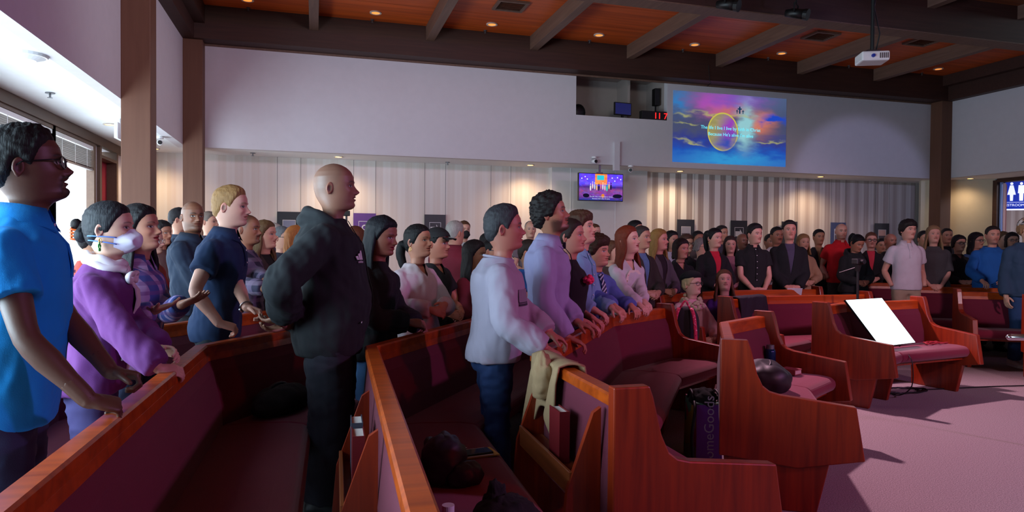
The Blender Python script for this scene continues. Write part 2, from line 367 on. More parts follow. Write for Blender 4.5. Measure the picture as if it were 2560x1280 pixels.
MB().add(v, f).build('edge_strip', plain('pink_reflection', (240, 190, 206), .3), lf)  # pink reflected light painted as a pale strip
struct(MB().box(XL, XR, 11.682, YB, 0, .10).build('baseboard_back', M_BEAM))
bb = struct(MB().box(4.06, 5.94, YB-.16, YB, 0, ZS).build('wall_back_bay', painted('pale_bay_paint', (222, 218, 218))))
for x in (4.42, 5.30): MB().box(x-.006, x+.006, YB-.166, YB-.16, .1, ZS).build('joint_strip', M_WHITEP, bb)

# ------------------------------------------------------------------ ceiling fittings
M_LAMPW = plain('warm_lamp', (255, 214, 140), .4, emit=(255, 196, 110), es=7.0); M_LAMPD = plain('dim_lamp', (255, 190, 120), .4, emit=(255, 150, 60), es=1.1)
M_RING = plain('pale_ring', (220, 208, 196), .4)
def ring_mesh(r0, r1, h, n=24):
    a = np.linspace(0, 2*pi, n, endpoint=False); v = []
    for r, z in ((r1, 0), (r1, -h), (r0, -h), (r0, 0)): v += [(r*cos(t), r*sin(t), z) for t in a]
    f = grid_faces(4, n, cap=False) + [(3*n+j, 3*n+(j+1) % n, (j+1) % n, j) for j in range(n)]
    return v, f
def downlight(p, label, group, lamp, r=.085, watts=0, col=(1, .72, .42), spot=150):
    e = empty('recessed_light', p); setp(e, label, 'ceiling light', group)
    MB().add(*ring_mesh(r*.72, r, .012)).build('trim_ring', M_RING, e, smooth=False)
    MB().add(*disc_cyl((0, 0, -.006), r*.72, .004)).build('lamp', lamp, e)
    if watts:
        l = light('recessed_lamp', 'SPOT', (p[0], p[1], p[2]-.03), watts, col, (p[0], p[1], 0), .12, spot, 1.0); 
    return e
RLAB = ['warm recessed light above the dark corner post, cut by the top edge', 'recessed light left of the rafter above the bald hoodie man', 'recessed light beside the square air vent',
        'recessed light above the left end of the booth window', 'recessed light above the projected picture', 'glowing recessed light left of the white projector', 'glowing recessed light hidden behind the projector pole', 'glowing recessed light nearest the far right corner']
RXL = [-.90, .84, 2.58, 4.34, 6.06, 7.76, 9.50, 11.2]
for i, x in enumerate(RXL):
    downlight((x, 10.14, ZC), RLAB[i], 'lights between the ceiling rafters', M_LAMPD, .085)
    s = empty('sprinkler_head', (x-.02, 9.86+.62, ZC)); setp(s, 'tiny metal sprinkler head on the wood ceiling, ' + ['in the leftmost ceiling bay', 'below the light over the hoodie man', 'below the light beside the vent', 'in the bay over the booth window', 'in the bay over the projected picture', 'in the bay left of the projector', 'in the bay behind the projector', 'in the rightmost ceiling bay'][i], 'sprinkler', 'ceiling sprinklers')
    MB().add(*disc_cyl((0, 0, -.008), .03, .008, 12)).build('plate', M_STEEL, s); MB().tube([(0, 0, -.008), (0, 0, -.04)], .008).build('nozzle', M_STEEL, s)
    MB().add(*disc_cyl((0, 0, -.043), .018, .004, 10)).build('deflector', M_STEEL, s)
SL = [((.36, 11.26), 'bright recessed light over the bald hoodie man', 75), ((3.58, 11.3), 'recessed light in the low ceiling above the curly bearded man', 65), ((6.47, 11.28), 'bright recessed light under the projected picture', 65),
      ((9.52, 11.22), 'recessed light in the low ceiling near the dark right post', 85), ((-2.31, 9.04), 'recessed light in the bright left aisle ceiling', 20), ((-2.28, 11.2), 'recessed light between the two left posts', 60), ((12.45, 10.50), 'recessed light right of the far corner post', 26)]
for p, lab, wts in SL: downlight((p[0], p[1], ZS), lab, 'lights in the low aisle ceiling', M_LAMPW, .075, wts)
# warm lamps above the congregation that light the timber ceiling bays are the dim ones; smoke detector disc, cameras, sprinklers
e = empty('smoke_detector', (-2.05, 5.85, ZS)); setp(e, 'round white ceiling disc in the bright left aisle', 'smoke detector')
MB().add(*disc_cyl((0, 0, -.02), .14, .02, 28, .15)).build('rim', M_WHITEP, e); MB().add(*disc_cyl((0, 0, -.045), .07, .025, 24, .13)).build('dome', M_WHITEP, e)
for p, lab in (((-2.36, 7.3), 'small dark sprinkler on the bright left aisle ceiling'), ((-.92, 11.25), 'small sprinkler under the low ceiling right of the corner post'), ((2.15, 11.4), 'small sprinkler under the low ceiling above the girl with long hair')):
    s = empty('sprinkler_head', (p[0], p[1], ZS)); setp(s, lab, 'sprinkler', 'aisle sprinklers')
    MB().add(*disc_cyl((0, 0, -.01), .04, .01, 14)).build('plate', M_STEEL, s); MB().tube([(0, 0, -.01), (0, 0, -.045)], .009).build('nozzle', M_STEEL, s)
    MB().add(*disc_cyl((0, 0, -.05), .022, .004, 12)).build('deflector', M_STEEL, s)
def cctv(p, lab, aim):
    e = empty('security_camera', p, aim); setp(e, lab, 'camera', 'wall security cameras')
    MB().add(*disc_cyl((0, 0, -.03), .045, .03, 16)).build('mount', M_WHITEP, e)
    MB().tube([(0, .05, -.075), (0, -.06, -.085)], [.038, .036], 14).build('housing', M_WHITEP, e, smooth=True)
    MB().tube([(0, -.06, -.085), (0, -.068, -.086)], .028, 14).build('lens', M_BLACK, e)
cctv((-1.95, 9.9, ZS), 'small white camera between the two left posts', 0.2); cctv((4.55, D-.06, ZS+.12), 'small camera above the hanging television', 0.1)
cctv((5.24, D-.04, ZS-.0), 'white camera right of the television, under the slim casing', -.5)
def vent(p, lab):
    e = empty('air_vent', p); setp(e, lab, 'air vent', 'ceiling air vents')
    MB().box(-.22, .22, -.20, -.16, -.03, 0).box(-.22, .22, .16, .20, -.03, 0).box(-.22, -.18, -.16, .16, -.03, 0).box(.18, .22, -.16, .16, -.03, 0).build('frame', M_RAFT, e)
    for k in range(7):
        y = -.14+k*.045; MB().add([(-.18, y, -.028), (.18, y, -.028), (.18, y+.03, -.006), (-.18, y+.03, -.006), (-.18, y, -.024), (.18, y, -.024), (.18, y+.03, -.002), (-.18, y+.03, -.002)], BOXF).build('slat', M_RAFT, e)
vent((2.62, 9.25, ZC), 'square slatted air vent in the orange ceiling, cut by the top edge'); vent((7.68, 9.1, ZC), 'dark air vent in the bay left of the projector'); vent((9.45, 8.85, ZC), 'dark air vent right of the projector')
# exit sign in the left aisle
e = empty('exit_sign', (-2.10, 8.60, ZS)); setp(e, 'small hanging white sign box half hidden behind the left post', 'sign')
MB().tube([(0, 0, 0), (0, 0, -.06)], .012).build('stem', M_WHITEP, e); MB().box(-.02, .02, -.16, .16, -.24, -.06).build('box', M_WHITEP, e, bevel=.006)

# ------------------------------------------------------------------ projector, stage spots
pc = at_z(2180, 146, 7.9)
e = empty('ceiling_projector', tuple(pc), radians(-25)); setp(e, 'white projector hanging from a black pole under the girder', 'projector')
MB().box(-.15, .15, -.13, .13, -.055, .055).build('body', M_WHITEP, e, bevel=.018)
MB().tube([(-.03, -.13, 0), (-.03, -.15, 0)], [.022, .018], 16).build('lens', plain('lens_glass', (40, 60, 160), .1), e)
for k in range(5): MB().box(.04+k*.02, .05+k*.02, -.134, -.129, -.03, .03).build('grille_slot', M_BLACK, e)
MB().box(-.07, .07, -.06, .06, .055, .085).build('mount_plate', M_BLACK, e); MB().tube([(0, 0, .085), (0, 0, 4.86-pc[2])], .022).build('pole', M_BLACK, e)
MB().tube([(.05, .05, .06), (.10, .06, .3), (.03, .05, .6), (.06, .03, .85)], .008, 6).build('cable', M_BLACK, e, smooth=True)
for (px, py, lab) in ((1818, 12, 'black stage spotlight above the left half of the projected picture, cut by the top edge'), (1990, 34, 'black stage spotlight hanging right of its twin on the girder')):
    p = at_Y(px, py, 7.55); e = empty('stage_spotlight', tuple(p), radians(35)); setp(e, lab, 'stage light', 'stage lights on the girder')
    MB().tube([(0, .13, .03), (0, .05, .015), (0, -.10, -.03)], [.045, .06, .065], 16).build('can', M_BLACK, e, smooth=True)
    MB().tube([(0, -.10, -.03), (0, -.15, -.045)], [.07, .075], 16).build('snoot', M_BLACK, e)
    MB().tube([(-.075, 0, 0), (-.08, 0, .12), (.08, 0, .12), (.075, 0, 0)], .01, 6).build('yoke', M_BLACK, e)
    MB().tube([(0, 0, .12), (0, 0, 5.0-p[2])], .014, 8).build('pipe', M_BLACK, e)
e = empty('hanging_cable', (6.55, 10.5, ZB)); setp(e, 'thin dark cable dangling from the back beam above the picture', 'cable')
MB().tube(smooth_path([(0, 0, .25), (.02, -.01, 0), (.03, -.02, -.06), (-.04, -.03, -.12)]), .006, 6).build('wire', M_BLACK, e)

# ------------------------------------------------------------------ projected picture
def emis(name, rgb, s): 
    if name in MATS: return MATS[name]
    m, nt, b = _mat(name); N = nt.nodes; em = N.new('ShaderNodeEmission'); em.inputs[0].default_value = (*lin(rgb), 1); em.inputs[1].default_value = s
    nt.links.new(em.outputs[0], N['Material Output'].inputs[0]); MATS[name] = m; return m
def nmath(nt):
    N, L = nt.nodes, nt.links
    def f(op, a, b_=None, c=None):
        n = N.new('ShaderNodeMath'); n.operation = op
        for i, v in enumerate((a, b_, c)):
            if v is None: continue
            if isinstance(v, (int, float)): n.inputs[i].default_value = v
            else: L.new(v, n.inputs[i])
        return n.outputs[0]
    return f
def picture_mat():
    m, nt, b = _mat('projected_sky_picture'); N, L = nt.nodes, nt.links; M = nmath(nt)
    tc = N.new('ShaderNodeTexCoord'); sp = N.new('ShaderNodeSeparateXYZ'); L.new(tc.outputs['Generated'], sp.inputs[0])
    nz = N.new('ShaderNodeTexNoise'); nz.inputs['Scale'].default_value = 4.5; nz.inputs['Detail'].default_value = 6
    mp = N.new('ShaderNodeMapping'); mp.inputs['Scale'].default_value = (1.6, 0, 2.2); L.new(tc.outputs['Generated'], mp.inputs[0]); L.new(mp.outputs[0], nz.inputs['Vector'])
    n = M('SUBTRACT', nz.outputs['Fac'], .5)
    u = M('ADD', sp.outputs['X'], M('MULTIPLY', n, .22)); v = M('ADD', sp.outputs['Z'], M('MULTIPLY', n, .30))
    def blob(cu, cv, ru, rv, pw=1.0):
        du = M('DIVIDE', M('SUBTRACT', u, cu), ru); dv = M('DIVIDE', M('SUBTRACT', v, cv), rv)
        d = M('ADD', M('MULTIPLY', du, du), M('MULTIPLY', dv, dv)); return M('MINIMUM', M('MULTIPLY', M('EXPONENT', M('MULTIPLY', d, -1.0)), pw), 1.0)
    def mix(fac, a, c):
        x = N.new('ShaderNodeMix'); x.data_type = 'RGBA'; L.new(fac, x.inputs['Factor'])
        if isinstance(a, tuple): x.inputs['A'].default_value = (*lin(a), 1)
        else: L.new(a, x.inputs['A'])
        x.inputs['B'].default_value = (*lin(c), 1); return x.outputs['Result']
    cr = N.new('ShaderNodeValToRGB'); e = cr.color_ramp.elements
    e[0].position = 0; e[0].color = (*lin((60, 120, 215)), 1); e[1].position = 1; e[1].color = (*lin((88, 112, 150)), 1)
    for p_, c_ in ((.18, (40, 92, 205)), (.34, (60, 70, 160)), (.45, (84, 90, 128)), (.62, (80, 88, 124))):
        q = e.new(p_); q.color = (*lin(c_), 1)
    L.new(v, cr.inputs['Fac']); c = cr.outputs['Color']
    c = mix(blob(.36, .86, .20, .16, 1.2), c, (196, 92, 200)); c = mix(blob(.58, .92, .22, .11), c, (150, 96, 214))
    c = mix(blob(.48, .74, .16, .08, .8), c, (236, 130, 120)); c = mix(blob(.77, .62, .10, .16, 1.1), c, (240, 140, 112)); c = mix(blob(.63, .53, .07, .30, 1.2), c, (170, 232, 240))
    c = mix(blob(.05, .85, .08, .16), c, (60, 140, 214)); c = mix(blob(.90, .68, .12, .05, 1.3), c, (40, 84, 220)); c = mix(blob(.50, .06, .35, .10, 1.1), c, (60, 170, 240))
    # ridges of lit cloud
    for (a0, sl, lo, hi, th) in ((.72, -.03, .08, .75, .016), (.36, -.40, .0, .28, .016), (.22, .16, .70, 1.0, .016), (.66, -.02, 0, .16, .018), (.55, 0, 0, .22, .010)):
        line = M('ADD', M('MULTIPLY', M('SUBTRACT', sp.outputs['X'], 0), sl), a0)
        d = M('DIVIDE', M('SUBTRACT', M('ADD', sp.outputs['Z'], M('MULTIPLY', n, .22)), line), th)
        g_ = M('EXPONENT', M('MULTIPLY', M('MULTIPLY', d, d), -1.0))
        mid, hf = (lo+hi)/2, (hi-lo)/2; q_ = M('DIVIDE', M('SUBTRACT', sp.outputs['X'], mid), hf); w_ = M('MULTIPLY', M('EXPONENT', M('MULTIPLY', M('POWER', M('ABSOLUTE', q_), 4.0), -2.0)), M('MINIMUM', M('MULTIPLY', nz.outputs['Fac'], 1.25), .85)); c = mix(M('MULTIPLY', g_, w_), c, (206, 206, 120))
    # the big egg-shaped moon
    du = M('DIVIDE', M('SUBTRACT', sp.outputs['X'], .43), .135); dv = M('DIVIDE', M('SUBTRACT', sp.outputs['Z'], .46), .275)
    dd = M('ADD', M('MULTIPLY', du, du), M('MULTIPLY', dv, dv)); ins = M('LESS_THAN', dd, 1.0)
    eg = N.new('ShaderNodeValToRGB'); q = eg.color_ramp.elements; q[0].position = .25; q[0].color = (*lin((150, 140, 110)), 1); q[1].position = .75; q[1].color = (*lin((206, 196, 110)), 1)
    L.new(nz.outputs['Fac'], eg.inputs['Fac'])
    pk = mix(blob(.47, .46, .06, .22, 1.2), eg.outputs['Color'], (176, 78, 214)); pk = mix(M('GREATER_THAN', dd, .86), pk, (232, 218, 96))
    x = N.new('ShaderNodeMix'); x.data_type = 'RGBA'; L.new(ins, x.inputs['Factor']); L.new(c, x.inputs['A']); L.new(pk, x.inputs['B'])
    c = mix(M('MULTIPLY', ins, blob(.47, .30, .10, .10)), x.outputs['Result'], (70, 92, 200))
    em = N.new('ShaderNodeEmission'); L.new(c, em.inputs[0]); em.inputs[1].default_value = .70
    L.new(em.outputs[0], N['Material Output'].inputs[0]); return m
px0, px1, pz0, pz1 = 6.06, 8.41, 2.87, 4.13
e = empty('projected_picture', (px0, D-.004, pz0)); setp(e, 'colourful projected sky picture with an egg-shaped moon and song words on the wall', 'projection')
PW, PH = px1-px0, pz1-pz0
MB().box(0, PW, -.003, 0, 0, PH).build('image', picture_mat(), e)
M_LYR = emis('lyric_cyan', (110, 236, 255), 1.1); M_CROSS = emis('cross_teal', (20, 70, 110), .6)
for cx, s in ((.575, 1.5), (.552, .8), (.605, .8)):
    zc = .735*PH; h = .085*s; MB().box(cx*PW-.009*s, cx*PW+.009*s, -.006, -.003, zc, zc+h).box(cx*PW-.028*s, cx*PW+.028*s, -.006, -.003, zc+h*.58, zc+h*.74).build('cross', M_CROSS, e)
text_mesh('lyric_line', "The life I live I live by faith in Christ", .086, M_LYR, e, (.50*PW, -.005, .49*PH), (pi/2, 0, 0))
text_mesh('lyric_line', "Because He's alive I'm alive", .086, M_LYR, e, (.50*PW, -.005, .40*PH), (pi/2, 0, 0))

# ------------------------------------------------------------------ booth equipment
M_RED = emis('red_digits', (255, 30, 30), 3.0)
def monitor(p, wd, hg, lab, screen, rz=0):
    e = empty('booth_monitor', p, rz); setp(e, lab, 'monitor')
    MB().box(-wd/2, wd/2, -.02, .02, .06, .06+hg).build('casing', M_BLACK, e, bevel=.006)
    MB().box(-wd/2+.015, wd/2-.015, -.023, -.02, .075, .045+hg).build('screen', screen, e); MB().box(-.06, .06, -.05, .06, 0, .012).box(-.02, .02, -.01, .02, .012, .07).build('stand', M_BLACK, e)
M_SCRD = plain('dim_screen', (14, 14, 30), .2, emit=(40, 44, 120), es=.4)
monitor((5.14, D+.10, bz), .34, .22, 'dark monitor tilted in the booth window', M_SCRD, .12)
e = empty('booth_chair', (4.42, D+.35, bz-.02)); setp(e, 'dark seat back in the left end of the booth window', 'chair')
MB().add(*ellipsoid((0, 0, .14), (.13, .06, .14))).build('backrest', M_BLACK, e, smooth=True); MB().box(-.1, .1, -.05, .05, 0, .03).build('seat', M_BLACK, e)
e = empty('booth_clock', (5.72, D+.05, bz)); setp(e, 'black clock box with glowing red digits in the booth', 'clock')
MB().box(-.26, .22, -.05, .05, 0, .15).build('case', M_BLACK, e, bevel=.004)
text_mesh('digits', '11 7', .15, M_RED, e, (.10, -.056, .02), (pi/2, 0, 0))
e = empty('booth_speaker', (5.86, D+.25, bz-.02)); setp(e, 'small black speaker high on the right side of the booth', 'speaker'); MB().box(-.05, .05, -.06, .06, .32, .62).build('cabinet', M_BLACK, e, bevel=.006); MB().box(-.012, .012, 0, .02, 0, .32).build('stand', M_BLACK, e)

# ------------------------------------------------------------------ hanging television
def tv_mat():
    m, nt, b = _mat('tv_stage_picture'); N, L = nt.nodes, nt.links; M = nmath(nt)
    tc = N.new('ShaderNodeTexCoord'); sp = N.new('ShaderNodeSeparateXYZ'); L.new(tc.outputs['Generated'], sp.inputs[0])
    cr = N.new('ShaderNodeValToRGB'); e = cr.color_ramp.elements; e[0].position = 0; e[0].color = (*lin((40, 50, 130)), 1); e[1].position = 1; e[1].color = (*lin((92, 60, 230)), 1)
    for p_, c_ in ((.2, (120, 60, 150)), (.38, (130, 70, 140)), (.5, (60, 40, 120)), (.62, (110, 80, 235))): e.new(p_).color = (*lin(c_), 1)
    L.new(sp.outputs['Z'], cr.inputs['Fac'])
    vo = N.new('ShaderNodeTexVoronoi'); vo.inputs['Scale'].default_value = 14; L.new(tc.outputs['Generated'], vo.inputs['Vector'])
    d = M('SUBTRACT', M('ABSOLUTE', M('SUBTRACT', sp.outputs['X'], .5)), .14)
    x = N.new('ShaderNodeMix'); x.data_type = 'RGBA'; L.new(M('MULTIPLY', M('LESS_THAN', d, 0), M('GREATER_THAN', sp.outputs['Z'], .6)), x.inputs['Factor']); L.new(cr.outputs[0], x.inputs['A']); x.inputs['B'].default_value = (*lin((240, 130, 70)), 1)
    y = N.new('ShaderNodeMix'); y.data_type = 'RGBA'; y.blend_type = 'OVERLAY'; y.inputs['Factor'].default_value = .35; L.new(x.outputs['Result'], y.inputs['A']); L.new(vo.outputs['Color'], y.inputs['B'])
    em = N.new('ShaderNodeEmission'); L.new(y.outputs['Result'], em.inputs[0]); em.inputs[1].default_value = 1.25; L.new(em.outputs[0], N['Material Output'].inputs[0]); return m
e = empty('hanging_television', (4.30, D+.02, 2.145)); setp(e, 'wall television showing singers on a purple stage, hung under the fascia', 'television')
TW, TH = .83, .475
MB().box(0, TW, 0, .05, 0, TH).build('casing', M_BLACK, e, bevel=.005)
scn = MB().box(.012, TW-.012, -.003, 0, .012, TH-.012).build('screen', tv_mat(), e)
MB().box(.36, .47, .05, .08, .2, .5).box(.40, .43, .05, .08, .5, .63).build('bracket', M_STEEL, e)
cols = [(240, 230, 240), (250, 210, 220), (200, 220, 250), (250, 200, 120), (40, 30, 60), (230, 120, 160), (60, 230, 210)]
for k in range(11):
    x = .22+k*.038; z = .17+.012*((k*7) % 4); cc = cols[k % 6] if k != 8 else cols[6]
    o_ = MB().add(*ellipsoid((x, -.004, z+.05), (.013, .002, .05), 8, 6)).add(*ellipsoid((x, -.005, z+.115), (.009, .002, .012), 8, 6)).build('singer', emis('tv_singer_%d' % (k % 6 if k != 8 else 6), cc, 1.0), scn)
MB().box(.34, .47, -.006, -.003, .36, .44).build('backdrop', emis('tv_teal', (40, 190, 210), 1.2), scn)
for k, (x, z) in enumerate(((.06, .38), (.12, .41), (.16, .37), (.62, .40), (.67, .35), (.72, .41), (.78, .38))):
    MB().add(*ellipsoid((x, -.004, z), (.011, .002, .011), 10, 6)).build('stage_lamp', emis('tv_lamp', (220, 220, 255), 1.4), scn)
for (x, rx) in ((.14, .06), (.45, .03), (.72, .09)): MB().add(*ellipsoid((x, -.004, .09), (rx, .002, .035), 12, 6)).build('silhouette', emis('tv_dark_%d' % int(rx*100), (24, 22, 50) if rx != .03 else (250, 150, 60), .8), scn)
text_mesh('caption', "The life I live I live by faith in Christ", .030, emis('tv_caption', (200, 210, 255), 1.0), scn, (TW/2, -.007, .065), (pi/2, 0, 0), .0005)
text_mesh('caption', "Because He's alive I'm alive", .030, emis('tv_caption', (200, 210, 255), 1.0), scn, (TW/2, -.007, .03), (pi/2, 0, 0), .0005)

# ------------------------------------------------------------------ hanging posters
M_WIRE = plain('wire_grey', (70, 66, 66), .5, .6)
PX = [(-.40, 'dark poster with a framed photo, left of the hoodie man', (34, 40, 50), 'photo'), (.80, 'purple poster right behind the bald hoodie man', (96, 60, 140), 'ring'), (1.985, 'grey poster with a white arrow above the woman in the black top', (64, 62, 70), 'arrow'),
      (3.15, 'poster edge hidden behind the head of the white-shirted man', (40, 44, 56), 'photo'), (6.82, 'dark poster with a pale picture above the girl in black', (44, 48, 62), 'photo'), (7.99, 'dark poster with a white arrow left of the young man in black', (44, 46, 58), 'arrow'),
      (9.16, 'dark poster behind the man in the dark suit', (44, 46, 60), 'photo'), (10.34, 'blue poster behind the bald man in red', (70, 80, 120), 'photo'), (11.52, 'dark poster with a small sunset picture near the right post', (48, 48, 58), 'photo')]
for i, (x, lab, rgb, kind) in enumerate(PX):
    if i == 8: x = 11.45
    e = empty('hanging_poster', (x, YB-.05, 1.33)); setp(e, lab, 'poster', 'posters hung on wires along the back wall')
    MB().box(-.185, .185, -.006, .006, 0, .56).build('board', plain('poster_board_%d' % i, rgb, .6), e)
    for s in (-.18, .18): MB().tube([(s, 0, .55), (s, 0, ZS-1.33)], .003, 5).build('wire', M_WIRE, e)
    f_ = MB().box(-.10, .10, -.009, -.006, .42, .428).box(-.10, .10, -.009, -.006, .16, .168).box(-.10, -.093, -.009, -.006, .168, .42).box(.093, .10, -.009, -.006, .168, .42)
    f_.build('printed_frame', plain('poster_white', (210, 208, 214), .6), e)
    if kind == 'arrow':
        v, f = prism([(-.08, .25), (.02, .25), (.02, .21), (.085, .30), (.02, .39), (.02, .35), (-.08, .35)], -.009, -.0062, lambda a, b_, h: (a, h, b_)); MB().add(v, f).build('printed_arrow', plain('poster_white', (210, 208, 214), .6), e)
    elif kind == 'ring':
        v, f = ring_mesh(.03, .05, .003); MB().add([(p[0], -.009-p[2], p[1]+.32) for p in v], f).build('printed_ring', plain('poster_white', (210, 208, 214), .6), e)
    else:
        MB().box(-.09, .09, -.0085, -.006, .30, .418).build('printed_sky', plain('poster_sky_%d' % (i % 3), [(120, 124, 150), (150, 150, 170), (196, 150, 140)][i % 3], .6), e)
        MB().box(-.09, .09, -.0085, -.006, .17, .30).build('printed_land', plain('poster_land_%d' % (i % 3), [(60, 58, 80), (90, 84, 100), (70, 60, 70)][i % 3], .6), e)

# ------------------------------------------------------------------ restroom sign in the hallway
pa = at_z(2507, 450, 14.6); pb = at_z(2507, 526, 14.6)
SW, SH = .60, .66
e = empty('restroom_sign', (pa[0], pa[1], pb[2]), -YAW-radians(24)); setp(e, 'blue RESTROOMS sign with white figures beyond the right doorway', 'sign')
M_SB = plain('sign_blue', (16, 40, 140), .4, emit=(16, 50, 190), es=.55); M_SW = plain('sign_white', (240, 244, 255), .4, emit=(220, 228, 255), es=.9)
MB().box(0, SW, -.02, .02, 0, SH).build('panel', M_SB, e)
for k, x in ((0, .155), (1, .325)):
    s = MB().add(*[(v, f) for v, f in [ellipsoid((x, -.024, .565), (.028, .004, .028), 12, 8)]][0])
    if k == 0: v, f = prism([(x-.03, .53), (x+.03, .53), (x+.075, .33), (x+.03, .33), (x+.025, .20), (x-.025, .20), (x-.03, .33), (x-.075, .33)], -.026, -.0205, lambda a, b_, h: (a, h, b_))
    else: v, f = prism([(x-.05, .53), (x+.05, .53), (x+.06, .36), (x+.036, .36), (x+.032, .20), (x-.032, .20), (x-.036, .36), (x-.06, .36)], -.026, -.0205, lambda a, b_, h: (a, h, b_))
    s.add(v, f).build('figure', M_SW, e)
MB().box(.0, SW, -.024, -.0205, .165, .172).build('rule', M_SW, e); MB().box(0, SW, -.024, -.0205, 0, .03).build('base_band', M_SW, e)
text_mesh('lettering', 'RESTROOMS', .072, M_SW, e, (.215, -.024, .085), (pi/2, 0, 0))
MB().box(.05, .07, -.005, .005, SH, 3.2-pb[2]).box(SW-.07, SW-.05, -.005, .005, SH, 3.2-pb[2]).build('hanger', M_STEEL, e)
light('added_hall_fill', 'AREA', (14.6, 9.0, 3.1), 60, (.95, .9, 1.0), (14.6, 9.0, 0), .8)  # added area light to brighten the hallway, no fixture behind it

# violet stage lamp hanging just above the picture
p = at_Y(2392, -34, 6.6); e = empty('stage_par_lamp', tuple(p)); setp(e, 'violet stage lamp at the top right edge whose glow tints the ceiling', 'stage light')
MB().tube([(0, .02, .16), (0, 0, 0)], [.07, .09], 16).build('can', M_BLACK, e, smooth=True); MB().add(*disc_cyl((0, 0, -.006), .08, .005, 20)).build('lens', emis('violet_lens', (190, 150, 255), 6.0), e); MB().tube([(0, .01, .16), (0, .01, 5.02-p[2])], .012, 8).build('pipe', M_BLACK, e)
light('stage_par_glow', 'POINT', (p[0], p[1]-.25, p[2]-.05), 9, (.62, .40, 1.0), None, .08)
# ================================================================== PEWS
M_PW = wood('pew_wood_red_oak', (112, 28, 7), (154, 48, 12), .38, 2, 5, .12); M_PWH = wood('pew_rail_wood', (146, 54, 10), (194, 82, 18), .32, 0, 3, .2)
M_BURG = fabric('burgundy_upholstery', (100, 10, 42), .9, .35, 420, .10, .15); M_SEATF = fabric('burgundy_seat_fabric', (118, 12, 46), .9, .35, 420, .10, .2)
M_RACK = wood('rack_wood', (110, 52, 26), (150, 80, 40), .35, 0, 5, .2)
RAILZ = .86
def unit(v): v = np.array(v, float); return v/np.linalg.norm(v)
def sweep(pl, prof, i0, i1, trim0=0, trim1=0, arc=False):
    """prof: list of (d forward, z) swept along segment i0..i1 of the plan polyline with mitred corners"""
    pl = [np.array(p, float) for p in pl]; n = len(pl); rings = []
    for i in range(i0, i1+1):
        dirs = []
        if i > 0: dirs.append(unit(pl[i]-pl[i-1]))
        if i < n-1: dirs.append(unit(pl[i+1]-pl[i]))
        ns = [np.array([d[1], -d[0]]) for d in dirs]
        m = unit(sum(ns)); k = 1/max(.3, m@ns[0])
        p = pl[i].copy()
        if i == i0 and i0 == 0: p += dirs[-1]*trim0
        if i == i1 and i1 == n-1: p -= dirs[0]*trim1
        rings.append([(p[0]+m[0]*k*d, p[1]+m[1]*k*d, z) for d, z in prof])
    v = [q for r in rings for q in r]; return v, grid_faces(len(rings), len(prof))
RAILP = [(-.035, RAILZ-.045), (.035, RAILZ-.05), (.035, RAILZ-.008), (.027, RAILZ), (-.027, RAILZ), (-.035, RAILZ-.008)]
PADP = [(-.045, .34), (.085, .34), (.115, .42), (.105, .55), (.065, .72), (.032, RAILZ-.075), (.022, RAILZ-.05), (-.02, RAILZ-.05), (-.045, .55)]
STRIPP = [(.020, RAILZ-.085), (.040, RAILZ-.085), (.036, RAILZ-.05), (.020, RAILZ-.05)]
SEATP = [(.08, .36), (.50, .345), (.545, .36), (.565, .395), (.560, .43), (.53, .455), (.45, .462), (.25, .455), (.08, .435)]
BASEP = [(.08, .325), (.50, .325), (.50, .345), (.08, .36)]
ENDP = [(-.055, .27), (-.055, .90), (.085, .90), (.10, .86), (.135, .72), (.165, .655), (.20, .628), (.25, .615), (.62, .575), (.665, .30), (.34, .235), (-.02, .27)]
FOOTP = [(-.02, 0), (.44, 0), (.50, .27), (-.03, .27)]
PEWS = []
def pew(pl, label, group, e0=True, e1=True, supports=True, racks=()):
    PEWS.append([np.array(p, float) for p in pl])
    base = np.array(pl).mean(0); e = empty('pew', (base[0], base[1], 0)); setp(e, label, 'pew', group)
    q = [np.array(p)-base for p in pl]; n = len(q)
    for i in range(n-1):
        t = dict(trim0=.02 if e0 else 0, trim1=.02 if e1 else 0)
        MB().add(*sweep(q, RAILP, i, i+1, **t)).build('top_rail', M_PWH, e)
        bc = MB().add(*sweep(q, PADP, i, i+1, **t)).build('back_cushion', M_BURG, e)
        MB().add(*sweep(q, STRIPP, i, i+1, **t)).build('trim_strip', M_PWH, bc)
        MB().add(*sweep(q, SEATP, i, i+1, **t)).build('seat_cushion', M_SEATF, e, bevel=.012)
        MB().add(*sweep(q, BASEP, i, i+1, **t)).build('seat_board', M_PW, e)
    def panel(p, dr, prof, th, nm, par, mat=M_PW):
        nr = np.array([dr[1], -dr[0]])
        v, f = prism(prof, -th/2, th/2, lambda a, b_, h: (p[0]+nr[0]*a+dr[0]*h, p[1]+nr[1]*a+dr[1]*h, b_))
        return MB().add(v, f).build(nm, mat, par, bevel=.006)
    for use, i, j in ((e0, 0, 1), (e1, n-1, n-2)):
        if not use: continue
        dr = unit(q[j]-q[i]); nn = dr if i == 0 else -dr
        p = panel(q[i], nn, ENDP, .055, 'end_panel', e); panel(q[i]+dr*.01, nn, FOOTP, .045, 'foot', p)
        # moulding line along the lower edge
        nr = np.array([nn[1], -nn[0]]); o_ = q[i]-dr*.03
    if supports:
        for i in range(1, n-1):
            d = unit(unit(q[i]-q[i-1])+unit(q[i+1]-q[i])); panel(q[i], d, FOOTP+[(-.03, .325)][:0], .04, 'support', e)
            panel(q[i], d, [(-.03, .27), (.50, .27), (.51, .325), (.08, .33), (-.03, .34)], .04, 'support', e)
    return e
